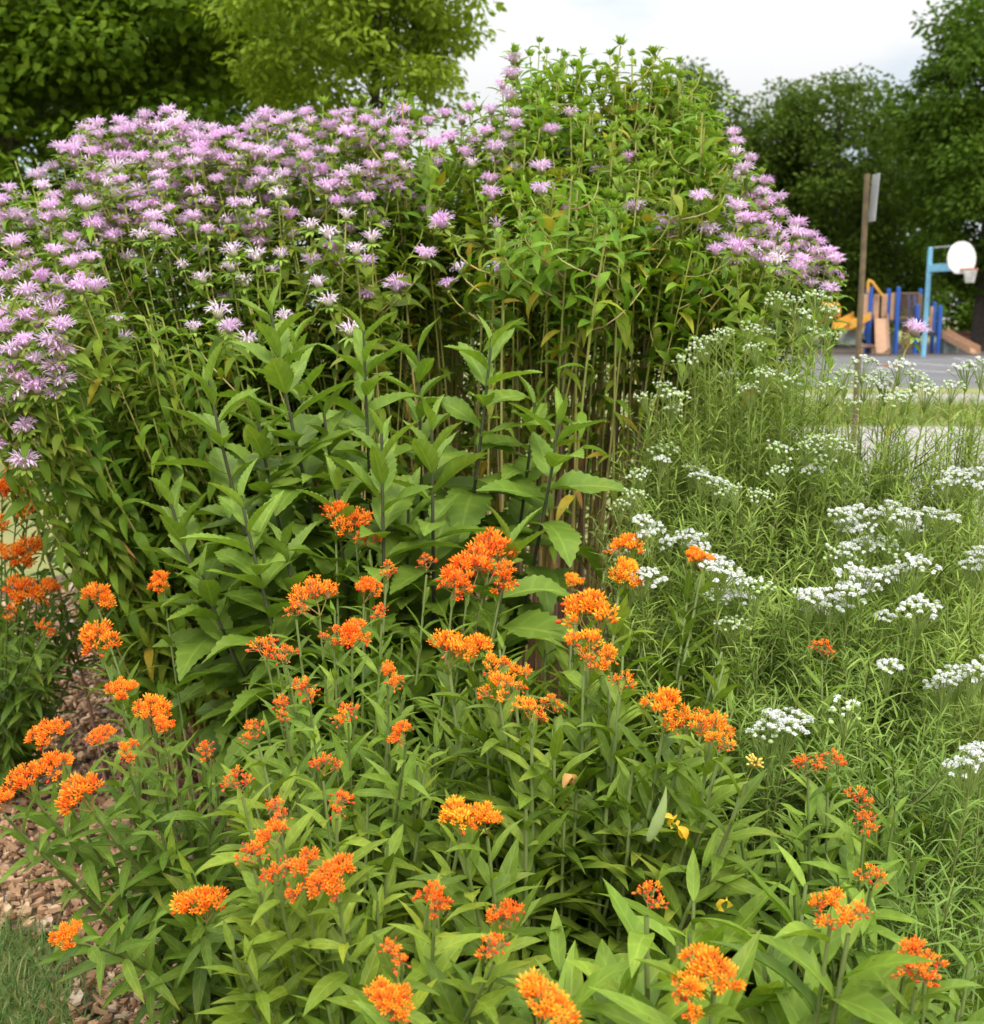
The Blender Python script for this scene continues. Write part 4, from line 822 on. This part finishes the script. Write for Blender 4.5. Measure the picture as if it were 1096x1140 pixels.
def weed_leaves(mb, path, t0, t1, step, L, asp, tip_big=1.):
    seg = np.linalg.norm(np.diff(path, axis=0), axis=1).sum(); n = max(6, int(seg * (t1 - t0) / step)); ts = np.clip(np.linspace(t0, t1, n) + U(-.01, .01, n), 0, 1)
    p, tn = along(path, ts); phi = np.arange(n) * 2.39996 + U(-.4, .4, n) + U(0, 6.28); rd = radial(tn, phi); al = np.interp((ts - t0) / (t1 - t0), [0, 1], [1.35, .75]) + U(-.25, .25, n)
    d = tn * np.cos(al)[:, None] + rd * np.sin(al)[:, None]; fr = (ts - t0) / (t1 - t0); ll = U(L[0], L[1], n) * np.interp(fr, [0, .3, .85, 1], [.8, 1.05, .95, .62 * tip_big])
    leaves(mb, p, d, tn + [0, 0, .5], ll, ll * asp * U(.82, 1.2, n), droop=U(-.15, 1.1, n), fold=U(.1, .6, n), wave=U(0, .22, n), twist=U(-.5, .5, n), nl=8, across=5, mat=0, rnd=np.clip(rng.normal(.45, .22, n), 0, 1), prof=lambda s: prof_lance(s, .38, .7, .1))
for W in WEEDS:
    b0 = np.array([XatY(W['base'][0], W['base'][1]), W['base'][1], 0]); root = thing('butterfly_weed', W['label'], 'flowering plant', b0, 'orange butterfly weed plants')
    n, x0, x1, y0, y1 = W['fill']; tipl = [(P(h[0], h[1], Yd(h[1]) + W['dy']), h) for h in W['heads']]
    for _ in range(n):
        px, py = U(x0, x1), U(y0, y1); tipl.append((P(px, py + 18, Yd(py) + W['dy'] + U(.06, .32)), None))
    for tip, h in tipl:
        tip = tip.copy(); tip[2] = max(tip[2], .18); out = tip - b0; b = b0 + np.array([out[0] * .16 + U(-.05, .05), out[1] * .16 + U(-.04, .04), 0]); out = tip - b
        sprawl = min(1., np.linalg.norm(out[:2]) / max(tip[2], .1))
        path = bez(b, b + np.array([out[0] * .22, out[1] * .22, tip[2] * .42]), tip - np.array([out[0] * .30, out[1] * .30, tip[2] * (.40 - .22 * sprawl)]), tip, 12)
        mb = MB(); r0 = U(.0028, .0036) * (1.25 if W['L'][1] > .12 else 1); tubes(mb, path - b, np.linspace(r0 * 1.2, r0 * .62, 12), 6, 0)
        s_ = link('stem', mb.mesh('stem', [M_weedstem]), root, b); lf = MB(); v = U(.85, 1.15)
        weed_leaves(lf, path - b, .12, .97 if h is not None else .995, .0165 if W['L'][1] < .15 else .028, W['L'], W['asp'], 1. if h is not None else .8)
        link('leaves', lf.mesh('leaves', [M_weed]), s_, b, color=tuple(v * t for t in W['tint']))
        if h is not None:
            Yh = tip[1]; sc = h[2] * Yh / 1300 / .066; tn = along(path, np.array([.98]))[1][0]; ax = unit((tn * .5 + [0, -.25, .8] + U(-.35, .35, 3))[None])[0]
            v = U(.92, 1.06); g_ = W['red'] * U(.92, 1.08)
            link('flower_cluster', UMB[h[3]][rng.integers(len(UMB[h[3]]))], s_, tip + ax * .03, ztrack(ax, U(0, 6.28)), max(.5, min(1.6, sc * (U(.95, 1.18) if h[3] == 'full' and h[2] >= 34 else U(.78, 1.08)))), (v, v * g_, v))
    if 'seed pod' in W['label']:
        mb = MB(); k = 12; s = np.linspace(0, 1, k); a = P(722, 936, 1.27); e = P(742, 876, 1.25); ctr = a + (e - a) * s[:, None] + np.c_[.004 * np.sin(s * 3.14), 0 * s, 0 * s]
        tubes(mb, ctr - a, .0070 * np.interp(s, [0, .1, .35, .6, .85, 1], [.3, .75, 1., .75, .3, .06]), 12, 0, .5); link('seed_pod', mb.mesh('seed_pod', [M_pod]), root, a)['label'] = 'pale green pointed seed pod'
        for px, py, Yy, mt in ((750, 912, 1.3, M_yellow), (755, 920, 1.31, M_yellow), (808, 1003, 1.25, M_yellow), (636, 862, 1.35, M_dry)):
            mb = MB(); a = P(px, py, Yy); leaves(mb, np.zeros((3, 3)), U(-1, 1, (3, 3)) + [0, 0, -.5], [0, -.5, 1.], U(.016, .024, 3), .012, droop=1.6, fold=.5, wave=.3, nl=6, across=5); link('yellowed_leaf' if mt is M_yellow else 'dry_leaf', mb.mesh('old_leaf', [mt]), root, a)
    if 'bark mulch' in W['label']:
        mb = MB(); a = P(250, 1118, 1.9); leaves(mb, np.zeros((2, 3)), [[.3, -.4, .5], [-.2, -.5, .3]], [0, -.5, 1.], .05, .028, droop=1.4, fold=.4, wave=.3, nl=6, across=5); link('dry_leaf', mb.mesh('old_leaf', [M_dry]), root, a)

# ------------------------------------------------------------------ white mountain mint
MINTS = [
 dict(label='pale green budding mountain mint beside the purple canes', base=(760, 2.5), heads=[(738, 450, 1), (722, 462, 1), (748, 462, 1), (715, 548, 1), (735, 535, 2), (702, 572, 1), (690, 585, 1), (775, 412, 1), (760, 425, 1), (745, 478, 1), (740, 520, 1)], fill=(34, 700, 800, 440, 640)),
 dict(label='tall mountain mint with green white tops under the right lavender blooms', base=(870, 2.5), heads=[(865, 352, 1), (885, 358, 1), (908, 352, 1), (890, 372, 1), (920, 366, 1), (805, 392, 3), (830, 388, 3), (852, 392, 3), (785, 402, 1), (842, 408, 3), (815, 440, 1), (850, 437, 3), (872, 445, 1), (835, 455, 1), (900, 390, 1), (925, 395, 1)], fill=(60, 770, 935, 370, 560)),
 dict(label='wide white topped mountain mint in front of the court', base=(985, 2.5), heads=[(940, 440, 3), (960, 425, 2), (980, 436, 2), (1000, 428, 2), (962, 445, 3), (985, 448, 3), (1015, 440, 3), (1030, 455, 1), (925, 452, 3), (1005, 462, 1), (945, 472, 1), (990, 470, 1)], fill=(64, 880, 1050, 450, 610)),
 dict(label='thin sparse mountain mint before the pale path at the right edge', base=(1075, 2.6), heads=[(1075, 432, 2), (1092, 428, 2), (1058, 450, 1), (1100, 445, 2)], fill=(30, 1000, 1110, 450, 590)),
 dict(label='green and white mountain mint in the middle of its drift', base=(800, 2.35), heads=[(780, 552, 2), (795, 560, 2), (820, 568, 1), (840, 572, 1), (805, 570, 1), (910, 508, 1), (925, 512, 1), (895, 520, 1), (918, 538, 1), (870, 545, 1), (905, 545, 2), (770, 545, 3), (860, 520, 1), (940, 520, 1)], fill=(50, 760, 950, 500, 680)),
 dict(label='white mountain mint touching the topmost orange blooms', base=(760, 2.1), heads=[(715, 605, 2), (730, 612, 2), (722, 622, 2), (765, 618, 2), (782, 622, 2), (775, 632, 2), (790, 650, 2), (825, 675, 2), (840, 680, 3), (705, 640, 3), (702, 675, 2), (715, 665, 3), (820, 690, 2), (745, 625, 2), (800, 660, 3)], fill=(30, 720, 870, 620, 800)),
 dict(label='mountain mint with two broad snow white bands of blooms', base=(975, 2.15), heads=[(935, 595, 2), (955, 592, 2), (975, 597, 2), (990, 592, 2), (1010, 600, 2), (1030, 592, 2), (1045, 600, 2), (1000, 610, 2), (940, 610, 3), (965, 612, 2), (945, 635, 2), (960, 630, 2), (980, 625, 3), (1020, 612, 2), (930, 640, 3), (990, 640, 3)], fill=(30, 890, 1070, 590, 720)),
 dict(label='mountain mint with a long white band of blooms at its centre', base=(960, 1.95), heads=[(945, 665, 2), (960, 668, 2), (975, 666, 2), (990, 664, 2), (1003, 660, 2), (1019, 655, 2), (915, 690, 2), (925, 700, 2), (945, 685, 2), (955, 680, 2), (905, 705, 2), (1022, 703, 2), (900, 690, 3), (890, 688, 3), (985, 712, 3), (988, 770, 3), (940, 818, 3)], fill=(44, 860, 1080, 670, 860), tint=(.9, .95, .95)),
 dict(label='mountain mint with white blooms running off the right edge', base=(1090, 2.0), heads=[(1060, 552, 2), (1078, 548, 2), (1095, 545, 2), (1070, 562, 2), (1092, 566, 2), (1088, 645, 2), (1096, 640, 2), (1080, 655, 3), (1055, 560, 2), (1050, 785, 2), (1065, 778, 2), (1080, 776, 2), (1096, 768, 2), (1045, 792, 2)], fill=(34, 1030, 1120, 570, 800)),
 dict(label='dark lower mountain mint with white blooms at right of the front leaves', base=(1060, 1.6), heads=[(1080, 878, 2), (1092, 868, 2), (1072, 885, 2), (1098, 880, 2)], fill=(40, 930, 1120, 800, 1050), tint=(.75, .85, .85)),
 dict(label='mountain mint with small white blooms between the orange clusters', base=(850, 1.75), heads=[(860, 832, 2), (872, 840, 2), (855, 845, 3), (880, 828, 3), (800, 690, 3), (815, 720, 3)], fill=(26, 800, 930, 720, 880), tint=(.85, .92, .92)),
]
def Ym(py): return np.interp(py, [340, 450, 560, 620, 700, 800, 900, 1050], [2.45, 2.42, 2.25, 2.1, 1.95, 1.75, 1.55, 1.35])
def mint_leaves(mb, path, t0, t1, step, L):
    seg = np.linalg.norm(np.diff(path, axis=0), axis=1).sum(); k = max(3, int(seg * (t1 - t0) / step)); ts = np.repeat(np.linspace(t0, t1, k), 2); n = len(ts); p, tn = along(path, ts)
    phi = np.repeat(np.arange(k) * 1.571 + U(0, 6.28), 2) + np.tile([0, math.pi], k) + U(-.4, .4, n); rd = radial(tn, phi); al = U(.6, 1.25, n); d = tn * np.cos(al)[:, None] + rd * np.sin(al)[:, None]
    ll = L * U(.65, 1.2, n); leaves(mb, p, d, tn + [0, 0, .3], ll, U(.0026, .0042, n), droop=U(-.2, .8, n), fold=U(.1, .5, n), nl=3, across=3, mat=0, prof=lambda s: prof_lance(s, .35, .6, .3))
for W in MINTS:
    b0 = np.array([XatY(W['base'][0], W['base'][1]), W['base'][1] + .1, 0]); root = thing('mountain_mint', W['label'], 'flowering plant', b0, 'white mountain mint plants'); tint = W.get('tint', (1, 1, 1))
    n, x0, x1, y0, y1 = W['fill']; tipl = [(P(h[0], h[1], Ym(h[1]) + U(-.08, .08)), h) for h in W['heads']] + [(P(px, py, Ym(py) + U(-.05, .3)), None) for px, py in zip(U(x0, x1, n), U(y0, y1, n))]
    for tip, h in tipl:
        out = tip - b0; b = b0 + np.array([out[0] * .55 + U(-.05, .05), out[1] * .3 + U(-.05, .05), 0]); out = tip - b
        path = bez(b, b + np.array([out[0] * .15, out[1] * .15, tip[2] * .4]), tip - np.array([out[0] * .35, out[1] * .35, tip[2] * .3]), tip, 10); mb = MB(); lf = MB(); rn = rng.random()
        tubes(mb, path - b, np.linspace(.0024, .0012, 10), 4, 0, rn); mint_leaves(lf, path - b, .2, .99, .013, .046)
        for _ in range(13):                                          # short leafy side shoots
            t = U(.35, .92); q0, tn = along(path, np.array([t])); rd = radial(tn, U(0, 6.28, 1)); e = q0[0] + (tn[0] * .8 + rd[0] * .55) * U(.07, .17) * (1.2 - .4 * t)
            tw = bez(q0[0], q0[0] * .6 + e * .4 + rd[0] * .015, e - tn[0] * .03, e, 5) - b; tubes(mb, tw, .0010, 3, 0, rn); mint_leaves(lf, tw, .1, 1., .011, .034)
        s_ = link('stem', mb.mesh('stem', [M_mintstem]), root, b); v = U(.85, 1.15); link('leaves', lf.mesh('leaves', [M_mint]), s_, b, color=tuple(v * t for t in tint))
        if h is not None:
            kd = h[2]; me = MINTW[rng.integers(4)] if kd == 2 else MINTG[rng.integers(3)] if kd == 1 or (rng.random() < (.8 if h[1] < 585 else .35 if h[1] < 660 else .1)) else (MINTW + MINTG)[rng.integers(7)]
            ax = unit((np.array([U(-.2, .2), U(-.35, .05), 1]))[None])[0]; link('flower_cluster', me, s_, tip + ax * .03, ztrack(ax, U(0, 6.28)), U(.68, .95) if h[1] < 640 else U(.85, 1.1))

# small orange butterfly on the white blooms
M_wing = plant_mat('butterfly_wing', [(.78, .22, .03), (.84, .28, .04)], trans=.3, rough=.6, tipcol=(.04, .02, .01)); M_body = plain('butterfly_body', (.03, .022, .018), .7)
a = P(991, 409, 2.62); bf = thing('butterfly', 'small orange butterfly resting on white blooms before the court', 'butterfly', a)
for sx in (-1, 1):
    mb = MB(); leaves(mb, [[sx * .002, 0, 0], [sx * .002, 0, 0]], [[sx * .8, .35, .5], [sx * .7, -.5, .35]], [0, 0, 1.], [.024, .019], [.019, .018], droop=.2, fold=.05, nl=7, across=5, prof=lambda s: np.interp(s, [0, .3, .75, .95, 1], [.15, .55, 1., .8, .4])); link('wing', mb.mesh('wing', [M_wing]), bf, a)
mb = MB(); blobs(mb, [[0, 0, 0]], .0022, 8, 8, 0, 4.5, [0, 1., .1]); link('body', mb.mesh('body', [M_body]), bf, a)
